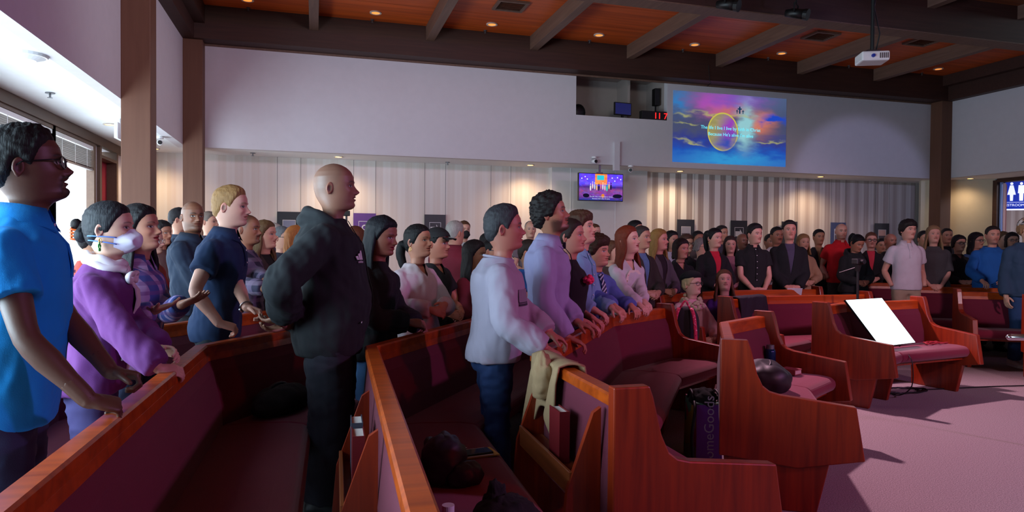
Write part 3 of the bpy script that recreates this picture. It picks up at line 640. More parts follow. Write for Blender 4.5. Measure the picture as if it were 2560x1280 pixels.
def off_pl(pl, k, ext0=0, ext1=0):
    pl = [np.array(p, float) for p in pl]; out = []
    for i in range(len(pl)):
        ds = []
        if i > 0: ds.append(unit(pl[i]-pl[i-1]))
        if i < len(pl)-1: ds.append(unit(pl[i+1]-pl[i]))
        ns = [np.array([-d[1], d[0]]) for d in ds]; m = unit(sum(ns)); out.append(pl[i]+m*k/(m@ns[0]))
    return out
P3 = [(1.075, 2.24), (1.085, 3.28), (2.19, 4.86), (2.91, 5.33)]
P2 = [(.20, .9), (.29, 3.68), (1.58, 5.50), (2.44, 6.05)]
P1 = [(-.645, .9), (-.575, 3.90), (.97, 6.15), (1.98, 6.79)]
P0 = [(-1.46, 3.0), (-1.43, 4.22), (.37, 6.80), (1.52, 7.53)]
PA = [(-1.42, 5.72), (-.25, 7.44), (1.06, 8.27)]; PB = [(-1.44, 7.15), (-.85, 8.10), (.62, 9.02)]; PC = [(-1.3, 8.85), (.16, 9.77)]
GL = 'burgundy pews of the left seating block'; GM = 'burgundy pews of the middle seating block'; GR = 'burgundy pews of the right seating block'
pew(P3, 'red oak pew with a tan jacket over its back, big end panel at bottom centre', GL)
pew(P2, 'pew with a dark jacket on its burgundy seat, in front of the white-shirted man', GL, False, True)
pew(P1, 'nearest pew at left whose orange rail the blue polo man leans on', GL, False, True)
pew(P0, 'pew behind the man in the navy polo shirt', GL, False, True)
pew(PA, 'pew at left behind the man in the plaid shirt', GL, False, True); pew(PB, 'far left pew behind the woman in the dark brown jacket', GL, False, True); pew(PC, 'farthest left pew near the striped wall', GL, False, True)
P4 = [(2.17, 3.22), (2.80, 4.24), (3.36, 4.58)]
pew(P4, 'short front pew holding a black leather bag and a blue tumbler', GL)
P5 = [(4.42, 5.20), (4.91, 5.45), (5.96, 5.60)]
pew(P5, 'short front pew with the glowing white panel leaning on it', GM)
P6 = [(3.93, 5.97), (4.71, 6.35), (6.02, 6.36)]
pew(P6, 'pew with a dark coat over its left corner, behind the seated women', GM)
PQ = [(3.52, 6.66), (4.75, 7.24), (6.1, 7.24)]
pew(PQ, 'middle pew in front of the young man in the black shirt', GM)
PQ2 = [(3.15, 7.45), (4.7, 8.12), (6.5, 8.12)]
pew(PQ2, 'middle pew behind the man in the dark suit', GM); pew([(2.9, 8.25), (4.65, 9.0), (6.7, 9.0)], 'middle pew two rows behind the suit man', GM); pew([(2.7, 9.1), (4.6, 9.85), (6.9, 9.85)], 'farthest middle pew by the striped wall', GM)
RD = np.array([.848, -.53]); RD2 = np.array([.575, -.818])
for (x, y, l1, l2, lab) in ((7.60, 6.56, 1.5, 1.2, 'right-hand pew with its wooden end just left of the man in the denim jacket'), (7.83, 7.62, 1.9, 1.2, 'right-hand pew the man in the blue sweater stands behind'),
                            (7.76, 8.60, 2.5, 1.2, 'right-hand pew in front of the young man in the white polo'), (8.0, 9.66, 2.6, 1.0, 'farthest right-hand pew in front of the man in red'), (7.42, 5.56, 1.2, 1.0, 'right-hand front pew cut off by the picture edge')):
    a = np.array([x, y]); pew([a, a+RD*l1, a+RD*l1+RD2*l2], lab, GR)
# ================================================================== PEOPLE
def G(a, s): return np.exp(-(a/s)**2)
def sstep(x, a, b): t = np.clip((x-a)/(b-a), 0, 1); return t*t*(3-2*t)
def nz3(P, seed, wl, octv=2):
    """cheap smooth noise: warped sums of sines, roughly -1..1"""
    r = np.random.default_rng(seed); out = np.zeros(len(P)); amp = 1; tot = 0
    for o in range(octv):
        for k in range(4):
            d = r.normal(size=3); d /= np.linalg.norm(d); d2 = r.normal(size=3); d2 /= np.linalg.norm(d2)
            out += amp*np.sin(P@d*2*pi/wl + r.uniform(0, 6.28) + 1.3*np.sin(P@d2*2*pi/(wl*1.7)+r.uniform(0, 6.28)))
            tot += amp
        amp *= .5; wl *= .5
    return out/tot*1.6
_pz = np.array([-.30, -.20, -.165, -.145, -.124, -.118, -.112, -.104, -.094, -.080, -.068, -.060, -.052, -.042, -.030, -.010, .004, .020, .050, .075, .095, .108, .1150, .1175])
_pf = np.array([.050, .046, .041, .040, .050, .068, .087, .096, .1005, .0955, .099, .0975, .1005, .0985, .0985, .0945, .0940, .0990, .0960, .0840, .0630, .0400, .0180, .0])
_ps = np.array([.050, .046, .041, .040, .048, .062, .074, .0815, .0865, .0905, .0925, .0935, .0942, .0950, .0955, .0950, .0950, .0965, .0950, .0840, .0630, .0400, .0180, .0])
_pb = np.array([.068, .064, .062, .058, .058, .059, .060, .062, .066, .074, .081, .085, .089, .0925, .096, .1, .101, .101, .0975, .085, .0650, .0420, .0190, .0])
_pw = np.array([.058, .053, .050, .049, .050, .0515, .0535, .0555, .0580, .0615, .0645, .066, .0675, .0695, .0715, .0745, .0755, .0765, .0745, .0655, .0500, .0330, .0150, .0])
def head_grid(fat, jaw, nose, level):
    nr, N = {2: (64, 100), 1: (36, 56), 0: (26, 40)}[level]
    zs = np.concatenate([np.linspace(-.163, -.124, 5), np.linspace(-.121, .045, nr), np.linspace(.045, .1172, nr//3+3)[1:]])
    t = np.linspace(-pi, pi, N, endpoint=False); ph = t-.45*np.sin(t)
    Z, PH = np.meshgrid(zs, ph, indexing='ij')
    def prof(a):
        zz = np.linspace(-.30, .1175, 836); v = np.interp(zz, _pz, a); k = np.exp(-np.linspace(-2, 2, 13)**2); k /= k.sum()
        vs = np.convolve(np.pad(v, 6, 'edge'), k, 'valid'); vs[-16:] = v[-16:]; return np.interp(Z, zz, vs)
    fd_, f, b_, w_ = prof(_pf), prof(_ps), prof(_pb), prof(_pw)
    low = sstep(-Z, .03, .10); w_ = w_ + low*(.010*fat+.006*(jaw-1)); f = f + low*(.004*fat)*(Z < -.112) + .004*(jaw-1)*low
    nexp = np.where(np.cos(PH) > 0, 2.25-.35*sstep(-Z, .02, .09), 2.15)
    c, s = np.cos(PH), np.sin(PH)
    x = w_*np.sign(s)*np.abs(s)**(2/nexp); y = np.where(c > 0, f, b_)*np.sign(c)*np.abs(c)**(2/nexp)
    fr = (c > 0)
    ax = np.abs(x); d = np.zeros_like(x)
    pn = np.interp(Z, [-.048, -.042, -.036, -.029, -.016, 0, .012, .022], [0, .012, .021, .0245, .0155, .0065, .0015, 0])*nose
    d += pn*G(x, np.interp(Z, [-.04, -.03, 0, .02], [.0135, .012, .0085, .010]))
    d += .006*nose*G(ax-.0125, .006)*G(Z+.037, .006)
    d += -.0105*G(ax-.031, .015)*G(Z-.000, .0105) + .0065*G(ax-.031, .0095)*G(Z+.001, .0075)
    d += .0045*G(ax-.027, .018)*G(Z-.0205, .006)
    d += .0050*G(x, .017)*G(Z+.053, .0045)+.0060*G(x, .0155)*G(Z+.069, .005)-.0055*G(x, .021)*G(Z+.0608, .0024)
    d += .004*G(ax-.043, .017)*G(Z+.028, .018) + .003*fat*G(ax-.045, .02)*G(Z+.06, .025) - .0025*G(ax-.034, .008)*G(Z+.045, .012)
    d += (fd_-f)*G(x, .026+.012*sstep(-Z, .07, .10))
    y = y+np.where(fr, d, 0)
    return np.stack([x, y, Z], -1).reshape(-1, 3), PH.reshape(-1), len(zs), N
HAIRLINE = dict(short=([0, 35, 55, 66, 80, 96, 112, 135, 180], [.070, .066, .050, .030, -.016, .012, -.040, -.072, -.080]),
                full=([0, 35, 55, 66, 80, 96, 112, 135, 180], [.062, .056, .034, .010, -.030, -.030, -.06, -.085, -.095]),
                low=([0, 35, 55, 66, 80, 96, 112, 135, 180], [.040, .036, .020, -.004, -.030, -.040, -.07, -.09, -.10]),
                receding=([0, 25, 45, 62, 80, 96, 112, 135, 180], [.100, .098, .085, .048, -.016, .012, -.040, -.072, -.080]),
                fringe=([0, 60, 70, 85, 96, 112, 135, 180], [.13, .13, .060, -.010, .012, -.040, -.072, -.080]))
def skin_mat():
    m, nt, b = _mat('skin'); a = nt.nodes.new('ShaderNodeVertexColor'); a.layer_name = 'Col'
    nz_ = nt.nodes.new('ShaderNodeTexNoise'); nz_.inputs['Scale'].default_value = 90; tc = nt.nodes.new('ShaderNodeTexCoord'); nt.links.new(tc.outputs['Object'], nz_.inputs['Vector'])
    bp = nt.nodes.new('ShaderNodeBump'); bp.inputs['Strength'].default_value = .12; bp.inputs['Distance'].default_value = .002; nt.links.new(nz_.outputs['Fac'], bp.inputs['Height']); nt.links.new(bp.outputs['Normal'], b.inputs['Normal'])
    nt.links.new(a.outputs['Color'], b.inputs['Base Color']); b.inputs['Roughness'].default_value = .48; return m
M_SKIN = skin_mat()
def hair_mat(rgb):
    nm = 'hair_%d_%d_%d' % rgb
    if nm in MATS: return MATS[nm]
    m, nt, b = _mat(nm); N, L = nt.nodes, nt.links; tc = N.new('ShaderNodeTexCoord'); mp = N.new('ShaderNodeMapping'); mp.inputs['Scale'].default_value = (110, 110, 9); L.new(tc.outputs['Object'], mp.inputs[0])
    nz_ = N.new('ShaderNodeTexNoise'); nz_.inputs['Scale'].default_value = 1.6; nz_.inputs['Detail'].default_value = 4; L.new(mp.outputs[0], nz_.inputs['Vector'])
    x = N.new('ShaderNodeMix'); x.data_type = 'RGBA'; c = np.array(lin(rgb)); x.inputs['A'].default_value = (*(c*.45), 1); x.inputs['B'].default_value = (*np.minimum(c*1.6, 1), 1); L.new(nz_.outputs['Fac'], x.inputs['Factor']); L.new(x.outputs['Result'], b.inputs['Base Color'])
    bp = N.new('ShaderNodeBump'); bp.inputs['Strength'].default_value = .7; bp.inputs['Distance'].default_value = .004; L.new(nz_.outputs['Fac'], bp.inputs['Height']); L.new(bp.outputs['Normal'], b.inputs['Normal'])
    b.inputs['Roughness'].default_value = .6; b.inputs['Specular IOR Level'].default_value = .25; MATS[nm] = m; return m
# torso tables
TZ = np.array([.78, .86, .93, 1.00, 1.07, 1.15, 1.24, 1.32, 1.385, 1.43, 1.462, 1.485, 1.50])
TM = (np.array([.145, .160, .163, .157, .152, .154, .160, .166, .158, .128, .096, .075, .064]), np.array([.09, .10, .105, .108, .110, .115, .122, .124, .110, .085, .066, .060, .058]), np.array([.10, .125, .125, .108, .098, .10, .112, .120, .118, .104, .086, .074, .068]))
TF = (np.array([.148, .168, .170, .154, .135, .134, .141, .146, .138, .108, .080, .061, .053]), np.array([.085, .095, .10, .10, .098, .105, .126, .132, .106, .078, .060, .052, .050]), np.array([.10, .130, .130, .105, .085, .088, .098, .105, .103, .090, .074, .064, .060]))
REM = []          # remesh queue: (object, voxel, smooth, post-function)
def ell_ring(cx, cy, z, hw, f, b_, N=28, n=2.35):
    a = np.linspace(-pi, pi, N, endpoint=False); c, s = np.cos(a), np.sin(a)
    return np.stack([cx+hw*np.sign(s)*np.abs(s)**(2/n), cy+np.where(c > 0, f, b_)*np.sign(c)*np.abs(c)**(2/n), np.full(N, z)], -1)
def loft(rings): return np.concatenate(rings), grid_faces(len(rings), len(rings[0]))
def hand_parts(side, curl=(.35, .5, .35), spread=.06, thumb=(.5, .2), n=8, k=1.0):
    """wrist at origin, fingers +Y, palm -Z. side=+1 right hand (thumb at -X)"""
    ts = -side; P = []
    sec = [(-.012, .027, .020), (.008, .030, .0195), (.030, .037, .017), (.055, .041, .0155), (.078, .041, .0135), (.090, .038, .010)]
    rings = [np.stack([w*np.sign(np.sin(a))*np.abs(np.sin(a))**.8, np.full(14, y), h*np.cos(a)], -1) for y, w, h in sec for a in [np.linspace(-pi, pi, 14, endpoint=False)]]
    P.append((np.concatenate(rings)*k, grid_faces(len(rings), 14)))
    for i, (x0, L, r, dc) in enumerate(((.029, .074, .0088, 0), (.0095, .082, .0090, .04), (-.0105, .076, .0086, .09), (-.029, .060, .0076, .16))):
        x0 *= ts; p = np.array([x0, .080, -.001]); ang = 0; yaw = spread*(x0/.03); pts = [p-np.array([0, .02, 0]), p]; rr = [r*1.05, r*1.1]
        for seg, fr in enumerate((.45, .32, .27)):
            ang += curl[seg]+dc*(seg > 0)*.5
            d = np.array([sin(yaw)*cos(ang), cos(yaw)*cos(ang), -sin(ang)])
            for tt in (.5, 1.0):
                pts.append(pts[-1]+d*L*fr*.5); rr.append(r*(1.06 if tt == 1 else .94)*(1-.07*seg))
        pts.append(pts[-1]+d*r*.5); rr.append(r*.45)
        v, f = tube(np.array(pts), rr, n); P.append((v*k, f))
    p = np.array([.022*ts, .022, -.006]); pts = [p]; rr = [.013]; a0, a1 = thumb
    d = unit(np.array([.75*ts, .62, -.25-.5*a0*.5])); 
    for L, r in ((.022, .0125), (.024, .0105), (.014, .0105), (.014, .0085), (.006, .004)):
        pts.append(pts[-1]+d*L); rr.append(r); d = unit(d+np.array([-.35*a0*ts, .18, -.22*a1-.1*a0]))
    v, f = tube(np.array(pts), rr, n); P.append((v*k, f)); return P
def frame_from(fd, pn):
    y = unit(fd); z = -np.array(pn, float); z = unit(z-y*(z@y)); x = np.cross(y, z); return np.stack([x, y, z], 1)
ARMS = dict(down=[(.222, .03, .83), (-.12, -.9, 0)], rail=[(.17, .36, .965), (.5, -.5, -.6)], clasp=[(.075, .215, 1.00), (.75, -.35, -.5)], low=[(.07, .20, .90), (.7, -.4, -.3)], behind=[(.06, -.205, .93), (.9, -.4, 0)], pocket=[(.205, .06, .90), (.35, -.9, 0)], fold=[(-.02, .22, 1.13), (.8, .1, -.6)], lap=[(.06, .30, .98), (.8, -.2, -.4)])
PLACED = []
def blocked(x, y, near=.30):
    """would someone standing at (x, y) be inside a pew or another person?"""
    for pl in PEWS:
        for a, b_ in zip(pl[:-1], pl[1:]):
            d = b_-a; L = np.linalg.norm(d); d = d/L; q = np.array([x, y])-a; u = q@d; fw = q@np.array([d[1], -d[0]])
            if -.10 < u < L+.10 and -.15 < fw < .60: return True
    return any((x-p[0])**2+(y-p[1])**2 < near**2 for p in PLACED)
def person(label, px, ytop, z, ba, ha=None, hp=0, sex='m', skin=(190, 135, 105), hair=('short', (30, 24, 22)), top='tee', tcol=(60, 60, 70), pants=(30, 34, 48), shoe=(30, 30, 32), sleeve='short', arms='down', hands=None,
           width=1.0, belly=0.0, fat=0.0, lean=0.0, jaw=1.0, nose=1.0, hem=.84, ease=.018, vneck=0, inner=None, beard=None, brow=None, lips=None, level=0, collar=None, tmat=None, sit=None, group=None, extra=None, hscale=1.0, dx=0, roll=0, curl=None, legs=True, smile=0, htop=0, hshift=0, curls=None, bust=1.0, legw=1.0, free=False):
    if sit is None and level < 2 and not free:
        for dz in sorted(np.arange(-.75, .751, .03), key=abs):
            q = at_z(px+dx, ytop, z+dz)
            if not blocked(q[0], q[1]): z = z+dz; break
    P0 = at_z(px+dx, ytop, z); H = float(P0[2])-htop; wx, wy = P0[0], P0[1]
    PLACED.append((wx, wy))
    toc = unit(np.array([-wx, -wy])); rimg = np.array([-toc[1], toc[0]])
    def fdir(a): return cos(radians(a))*toc+sin(radians(a))*rimg
    fd = fdir(ba); rz = atan2(-fd[0], fd[1]); ha = ba if ha is None else ha
    hd = fdir(ha); hy = atan2(-hd[0], hd[1])-rz; hy = (hy+pi) % (2*pi)-pi
    Hs = H if sit is None else 1.58
    s = Hs/1.75; hs = 1.035*hscale*s**.45
    seed = (int(px*13+ytop*7)) % 9973; rg = np.random.default_rng(seed)
    zhead = Hs-.1175*hs; zn = Hs-(.1175+.150)*hs; kz = zn/1.4975; wsc = width*s**.75
    tl = tan(radians(lean))
    def spine(z_): z_ = np.asarray(z_, float); return tl*np.clip(z_-.93*kz, 0, .56*kz) - .012*sstep(z_, 1.1*kz, 1.35*kz)+.004
    # place so that the head top is where it was sighted
    hy_off = float(spine(zn))+.030*hs+hshift; ox, oy = wx-fd[0]*hy_off, wy-fd[1]*hy_off
    zoff = 0 if sit is None else H-Hs
    T = TM if sex == 'm' else TF
    def tor(z_, e=0):
        zz = z_/kz; hw = np.interp(zz, TZ, T[0])*wsc+e; f = np.interp(zz, TZ, T[1])*wsc+e; b_ = np.interp(zz, TZ, T[2])*wsc+e
        if sex == 'f': f = f+(bust-1)*.05*G(zz-1.27, .10)
        bl = belly*G(zz-1.06, .13); return hw+bl*.5, f+bl, b_+bl*.15
    # ------------- body (one continuous figure: head, neck, torso, arms, legs)
    hv, PH, NR, N = head_grid(fat, jaw, nose, level)
    x, y, zz = hv[:, 0], hv[:, 1], hv[:, 2]; ax = np.abs(x); front = np.cos(PH) > .15
    sk = np.array(lin(skin)); col = np.tile(sk, (len(hv), 1))
    def mixc(mask, c_): 
        nonlocal col
        m_ = np.clip(mask, 0, 1)[:, None]; col = col*(1-m_)+np.array(c_)*m_
    red = sk*np.array([1.08, .80, .78]); mixc(.55*G(ax-.042, .02)*G(zz+.028, .02)*front, red); mixc(.5*G(x, .014)*G(zz+.03, .012)*front, red)
    mixc(.30*G(ax-.031, .017)*G(zz-.001, .011)*front, sk*.55)
    lp = np.array(lin(lips)) if lips else sk*np.array([.80, .52, .52]); mixc(.9*front*(((x/.023)**2+((zz+.0608)/.0115)**2) < 1), lp)
    mixc(.9*front*(np.abs(zz+.0608-.0006) < .0022)*(ax < .022), lp*.25)
    mixc(.8*front*G(ax-.0085, .005)*G(zz+.0435, .0035), sk*.18)
    hc = np.array(lin(brow or hair[1])); 
    arch = .0195+.004*np.sin(np.clip((ax-.012)/.038, 0, 1)*pi)
    mixc((.9 if sex == 'm' else .75)*front*sstep(ax, .010, .015)*(1-sstep(ax, .046, .052))*G(zz-arch, .0048 if sex == 'm' else .0034), hc*.8)
    ew = (((ax-.031)/.0140)**2+((zz+.0002)/.0054)**2) < 1
    mixc(front*ew*1.0, np.array([.52, .50, .48])); mixc(front*ew*((((ax-.031)/.0062)**2+((zz)/.0064)**2) < 1), (.012, .008, .006))
    mixc(.85*front*G(zz-.0064+.0012*((ax-.031)/.014)**2*4, .0022)*(np.abs(ax-.031) < .0165), sk*.08)
    if beard:
        bc = np.array(lin(beard[1])); st = beard[2]; jawm = sstep(-zz+.25*np.abs(x)-.02+.004*nz3(hv, seed, .012), .030, .060)*sstep(np.cos(PH), -.12, .22)*(1-sstep(-zz, .112, .132))
        chinm = G(x, .026)*sstep(-zz, .078, .086)*(1-sstep(-zz, .122, .135))*front; mous = front*G(zz+.0475, .0055)*(ax < .030)
        lipm = ((x/.024)**2+((zz+.0615)/.010)**2) < 1
        mk = {'full': np.maximum(jawm*sstep(np.maximum(ax/.05, -zz*9), .75, .95), np.maximum(chinm, mous)), 'goatee': np.maximum(np.maximum(chinm, mous), .75*front*G(ax-.027, .007)*sstep(-zz, .045, .05)*(zz > -.10)), 'stubble': jawm, 'moustache': mous}[beard[0]]
        mixc(st*mk*(1-lipm), bc)
        if beard[0] in ('full', 'goatee'): hv[:, 1] += np.where(front, .006*mk*(1-lipm), 0)
    style = hair[0]; hcol = np.array(lin(hair[1]))
    def hmask(nm, soft=.012):
        hl = HAIRLINE[nm]; zl = np.interp(np.abs(np.degrees(PH)), hl[0], hl[1]); return sstep(zz, zl-soft*.3, zl+soft)
    if style == 'buzz': mixc((.30 if len(hair) > 2 else .7)*hmask('receding' if len(hair) > 2 else 'short', .05), hcol)
    if style == 'bald': mixc(.18*hmask('fringe', .02), hcol)
    # head pose
    pivot = np.array([0, -.012, -.118]); wgt = sstep(hv[:, 2], -.165, -.105)
    def pose(V, wt=1.0):
        wt = np.broadcast_to(np.asarray(wt, float), (len(V),)); q = V-pivot
        a = radians(hp)*wt; y1 = q[:, 1]*np.cos(a)-q[:, 2]*np.sin(a); z1 = q[:, 1]*np.sin(a)+q[:, 2]*np.cos(a)
        b_ = radians(roll)*wt; x1 = q[:, 0]*np.cos(b_)+z1*np.sin(b_); z1 = -q[:, 0]*np.sin(b_)+z1*np.cos(b_)
        c_ = hy*wt; x2 = x1*np.cos(c_)-y1*np.sin(c_); y2 = x1*np.sin(c_)+y1*np.cos(c_)
        return (np.stack([x2, y2, z1], -1)+pivot)*hs + np.array([0, hy_off-hshift, zhead])
    B = MB(); BC = []
    def badd(v, f, c_=None): B.add(v, f); BC.append(np.tile(sk, (len(v), 1)) if c_ is None else c_)
    # torso rings joined below the head rings
    tz = [z_ for z_ in np.array([.80, .93, 1.07, 1.20, 1.32, 1.40, 1.445, 1.475])*kz]
    tr = []
    aa = PH[:N]
    for z_ in tz:
        hw, f, b_ = tor(z_, -.012); c_, s_ = np.cos(aa), np.sin(aa); n_ = 2.3
        tr.append(np.stack([hw*np.sign(s_)*np.abs(s_)**(2/n_), float(spine(z_))+np.where(c_ > 0, f, b_)*np.sign(c_)*np.abs(c_)**(2/n_), np.full(N, z_)], -1))
    hw_ = pose(hv, wgt); badd(np.concatenate(tr+[hw_]), grid_faces(len(tz)+NR, N), np.concatenate([np.tile(sk, (len(tz)*N, 1)), col]))
    # ears
    for sd in (-1, 1):
        ne, me_ = (16, 10) if level == 2 else (10, 6)
        v, f = ellipsoid((0, 0, 0), (.0085, .0175, .031), ne, me_); rr = np.sqrt((v[:, 1]/.0175)**2+(v[:, 2]/.031)**2)
        v[:, 0] += np.where(v[:, 0]*sd > 0, -sd*.008*(1-sstep(rr, .25, .75)), 0); v[:, 1] *= np.where(v[:, 2] < -.01, .78, 1.0)
        ec = np.tile(sk*np.array([1.05, .85, .85]), (len(v), 1)); inn = ((v[:, 0]*sd > -.004) & (rr < .5))[:, None]; ec = np.where(inn, sk*.5, ec)
        t_ = .35; R_ = np.array([[cos(t_*sd), -sin(t_*sd), 0], [sin(t_*sd), cos(t_*sd), 0], [0, 0, 1]]); v = v@R_.T
        ti = -.18; R2 = np.array([[1, 0, 0], [0, cos(ti), -sin(ti)], [0, sin(ti), cos(ti)]]); v = v@R2.T
        badd(pose(v+np.array([sd*.0775, -.012, -.012])), f, ec)
    # arms
    sh = (.158 if sex == 'm' else .139)*wsc; zs_ = 1.376*kz; L1, L2 = .295*s, .250*s
    loc = lambda Pw: np.array([(Pw[0]-ox)*cos(-rz)-(Pw[1]-oy)*sin(-rz), (Pw[0]-ox)*sin(-rz)+(Pw[1]-oy)*cos(-rz), Pw[2]-zoff])
    if isinstance(arms, str): arms = (arms, arms)
    S_pts = []; wr = []
    armr = (.043 if sex == 'm' else .035)*(1+.35*fat)*width**.5
    for si, sd in enumerate((1, -1)):       # right, left
        pose_ = arms[si]; S = np.array([sd*sh, float(spine(zs_))-.006, zs_])
        tgt, pole = ARMS[pose_]; Wt = np.array([tgt[0]*sd*wsc if tgt[0] > .1 else tgt[0]*sd, tgt[1]+float(spine(1.15*kz))*.8+(belly*.9 if pose_ in ('clasp', 'rail', 'fold', 'low') else 0), tgt[2]*(s if sit is None else .93)])
        if hands and hands[si] is not None: Wt = loc(at_z(*hands[si][:3]))
        pole = np.array([pole[0]*sd, pole[1], pole[2]])
        if hands and hands[si] is not None and len(hands[si]) > 3 and hands[si][3] is not None: pole = np.array(hands[si][3])*np.array([sd, 1, 1])
        d = Wt-S; L = np.linalg.norm(d); mxl = (L1+L2)*.995
        if L > mxl: Wt = S+d*mxl/L; d = Wt-S; L = mxl
        if L < abs(L1-L2)+.05: L = abs(L1-L2)+.05
        u = d/np.linalg.norm(d); a_ = (L1*L1-L2*L2+L*L)/(2*L); h_ = sqrt(max(L1*L1-a_*a_, 0)); pp = pole-u*(pole@u); pp = unit(pp); E = S+u*a_+pp*h_
        path = np.array([S-np.array([sd*.05, 0, 0]), S+(E-S)*.15, S+(E-S)*.5, S+(E-S)*.86, E+((Wt-E)+(S-E))*.03, E+(Wt-E)*.14, E+(Wt-E)*.35, E+(Wt-E)*.7, Wt])
        rr = armr*np.array([.95, 1.15, 1.05, .88, .86, .90, .92, .70, .60])
        badd(*tube(path, rr, 12 if level else 8))
        S_pts.append((S, E, Wt, path))
        fo = unit(Wt-E)
        if pose_ in ('rail',): fdv = unit(np.array([-.10*sd, .85, -.38])); pn = np.array([0, -.35, -1]); cu = (.45, .75, .5); th = (.4, .3)
        elif pose_ in ('clasp', 'low', 'lap'): fdv = unit(np.array([-sd*.85, .45, -.28])); pn = np.array([-.15*sd, -.9, -.35]); cu = (.35, .55, .35); th = (.7, .3)
        elif pose_ == 'behind': fdv = unit(np.array([-sd*.8, -.35, -.45])); pn = np.array([0, -.9, .2]); cu = (.3, .5, .4); th = (.6, .3)
        elif pose_ == 'fold': fdv = unit(np.array([-sd*.9, .2, .25])); pn = np.array([0, -1, 0]); cu = (.4, .6, .4); th = (.6, .3)
        else: fdv = unit(fo+np.array([0, .1, -.2])); pn = np.array([-sd, -.1, 0]); cu = (.3, .45, .3); th = (.5, .2)
        if hands and hands[si] is not None and len(hands[si]) > 4:
            if hands[si][4] is not None: fdv = unit(np.array(hands[si][4])*np.array([sd, 1, 1]))
            if len(hands[si]) > 5 and hands[si][5] is not None: pn = np.array(hands[si][5], float)*np.array([sd, 1, 1])
            if len(hands[si]) > 6 and hands[si][6] is not None: cu = hands[si][6]
        Fm = frame_from(fdv, pn); hk = s**.6*(1.0 if sex == 'm' else .92)
        parts = hand_parts(sd, cu, n=8 if level else 6, thumb=th, k=hk)
        if pose_ != 'pocket':
            wv, wf = tube(smooth_path([Wt-(Wt-E)*.32, Wt-(Wt-E)*.12, Wt, Wt+Fm[:, 1]*.022*hk, Wt+Fm[:, 1]*.045*hk], 3), np.interp(np.linspace(0, 1, 13), [0, .3, .55, .8, 1], [armr*.70, armr*.66, .0255*hk, .022*hk, .012*hk])*1.02, 12)
            parts = parts+[((wv-Wt)@Fm, wf)]
            if level == 2:
                hb = MB()
                for v, f in parts: hb.add(v@Fm.T+Wt, f)
                wr.append(hb)
            else:
                for v, f in parts: badd(v@Fm.T+Wt, f)
    # legs
    hipz = .93*kz; LEG = []
    for sd in (1, -1):
        hx = .088*wsc
        if sit is None:
            st = rg.uniform(-.03, .03); path = np.array([(sd*hx, 0, hipz+.02), (sd*hx*1.02, .004, .80*kz), (sd*hx*1.05, .012, .50*s), (sd*hx*1.12, st-.01, .25*s), (sd*hx*1.15, st-.025, .075)]); rr = np.array([.085, .082, .054, .05, .04])*wsc
        else:
            kn = .48-zoff; path = np.array([(sd*hx, 0, hipz), (sd*hx, .12, hipz-.02), (sd*hx, .42*s, hipz-.03), (sd*hx, .46*s, hipz-.10), (sd*hx, .44*s, (hipz-zoff*0)*.5-.0), (sd*hx, .42*s, -zoff+.075)]); rr = np.array([.09, .085, .06, .056, .052, .04])*wsc
        LEG.append((path, rr)); badd(*tube(path, rr*.9, 8))
    if wr:      # detailed hands: fused into smooth skin first, then joined to the body below
        pass
    nmz = 'person'
    body = obj(nmz, B.v, B.f, M_SKIN, None, True)
    ca = body.data.color_attributes.new('Col', 'FLOAT_COLOR', 'POINT'); cc = np.concatenate(BC); ca.data.foreach_set('color', np.concatenate([cc, np.ones((len(cc), 1))], 1).astype(np.float32).ravel())
    body.location = (ox, oy, zoff); body.rotation_euler = (0, 0, rz); setp(body, label, 'person', group)
    body['_skin'] = list(map(float, sk))
    for hb in wr:
        ho = obj('hand_tmp', hb.v, hb.f, M_SKIN, None, True); REM.append((ho, .0038, 3, ('hand', body, sk)))
    # ------------- hair
    HM = hair_mat(hair[1])
    def cap(line, Ttop, Tside, noise=.002, wl=.03, soft=.02, name='hair', lift=0, mat=HM, zmax=1):
        hl = HAIRLINE[line]; zl = np.interp(np.abs(np.degrees(PH)), hl[0], hl[1]); sd_ = hv[:, 2]-zl
        m_ = sstep(sd_, -.004, soft*1.7); dirn = hv-np.array([0, -.01, .0]); dirn[:, 2] = np.maximum(dirn[:, 2], -.02); dirn /= np.linalg.norm(dirn, axis=1)[:, None]
        Tt = Tside+(Ttop-Tside)*sstep(hv[:, 2], .02, .09)
        nzv = nz3(hv*np.array([1, 1, .6]), seed, wl, 3)*noise
        # close the crown
        V = hv+dirn*((Tt+nzv)*m_-.003*(1-m_))[:, None]; V[:, 2] += lift*sstep(hv[:, 2], .05, .11)*sstep(hv[:, 1], -.05, .08)
        keep = sd_ > -.006; f_ = grid_faces(NR, N, cap=False); f_ = [q for q in f_ if all(keep[i] for i in q)]; top_ring = tuple((NR-1)*N+j for j in range(N)); f_.append(top_ring)
        used = sorted({i for q in f_ for i in q}); mp_ = {o_: i for i, o_ in enumerate(used)}
        return obj(name, pose(V[used]), [tuple(mp_[i] for i in q) for q in f_], mat, body, True)
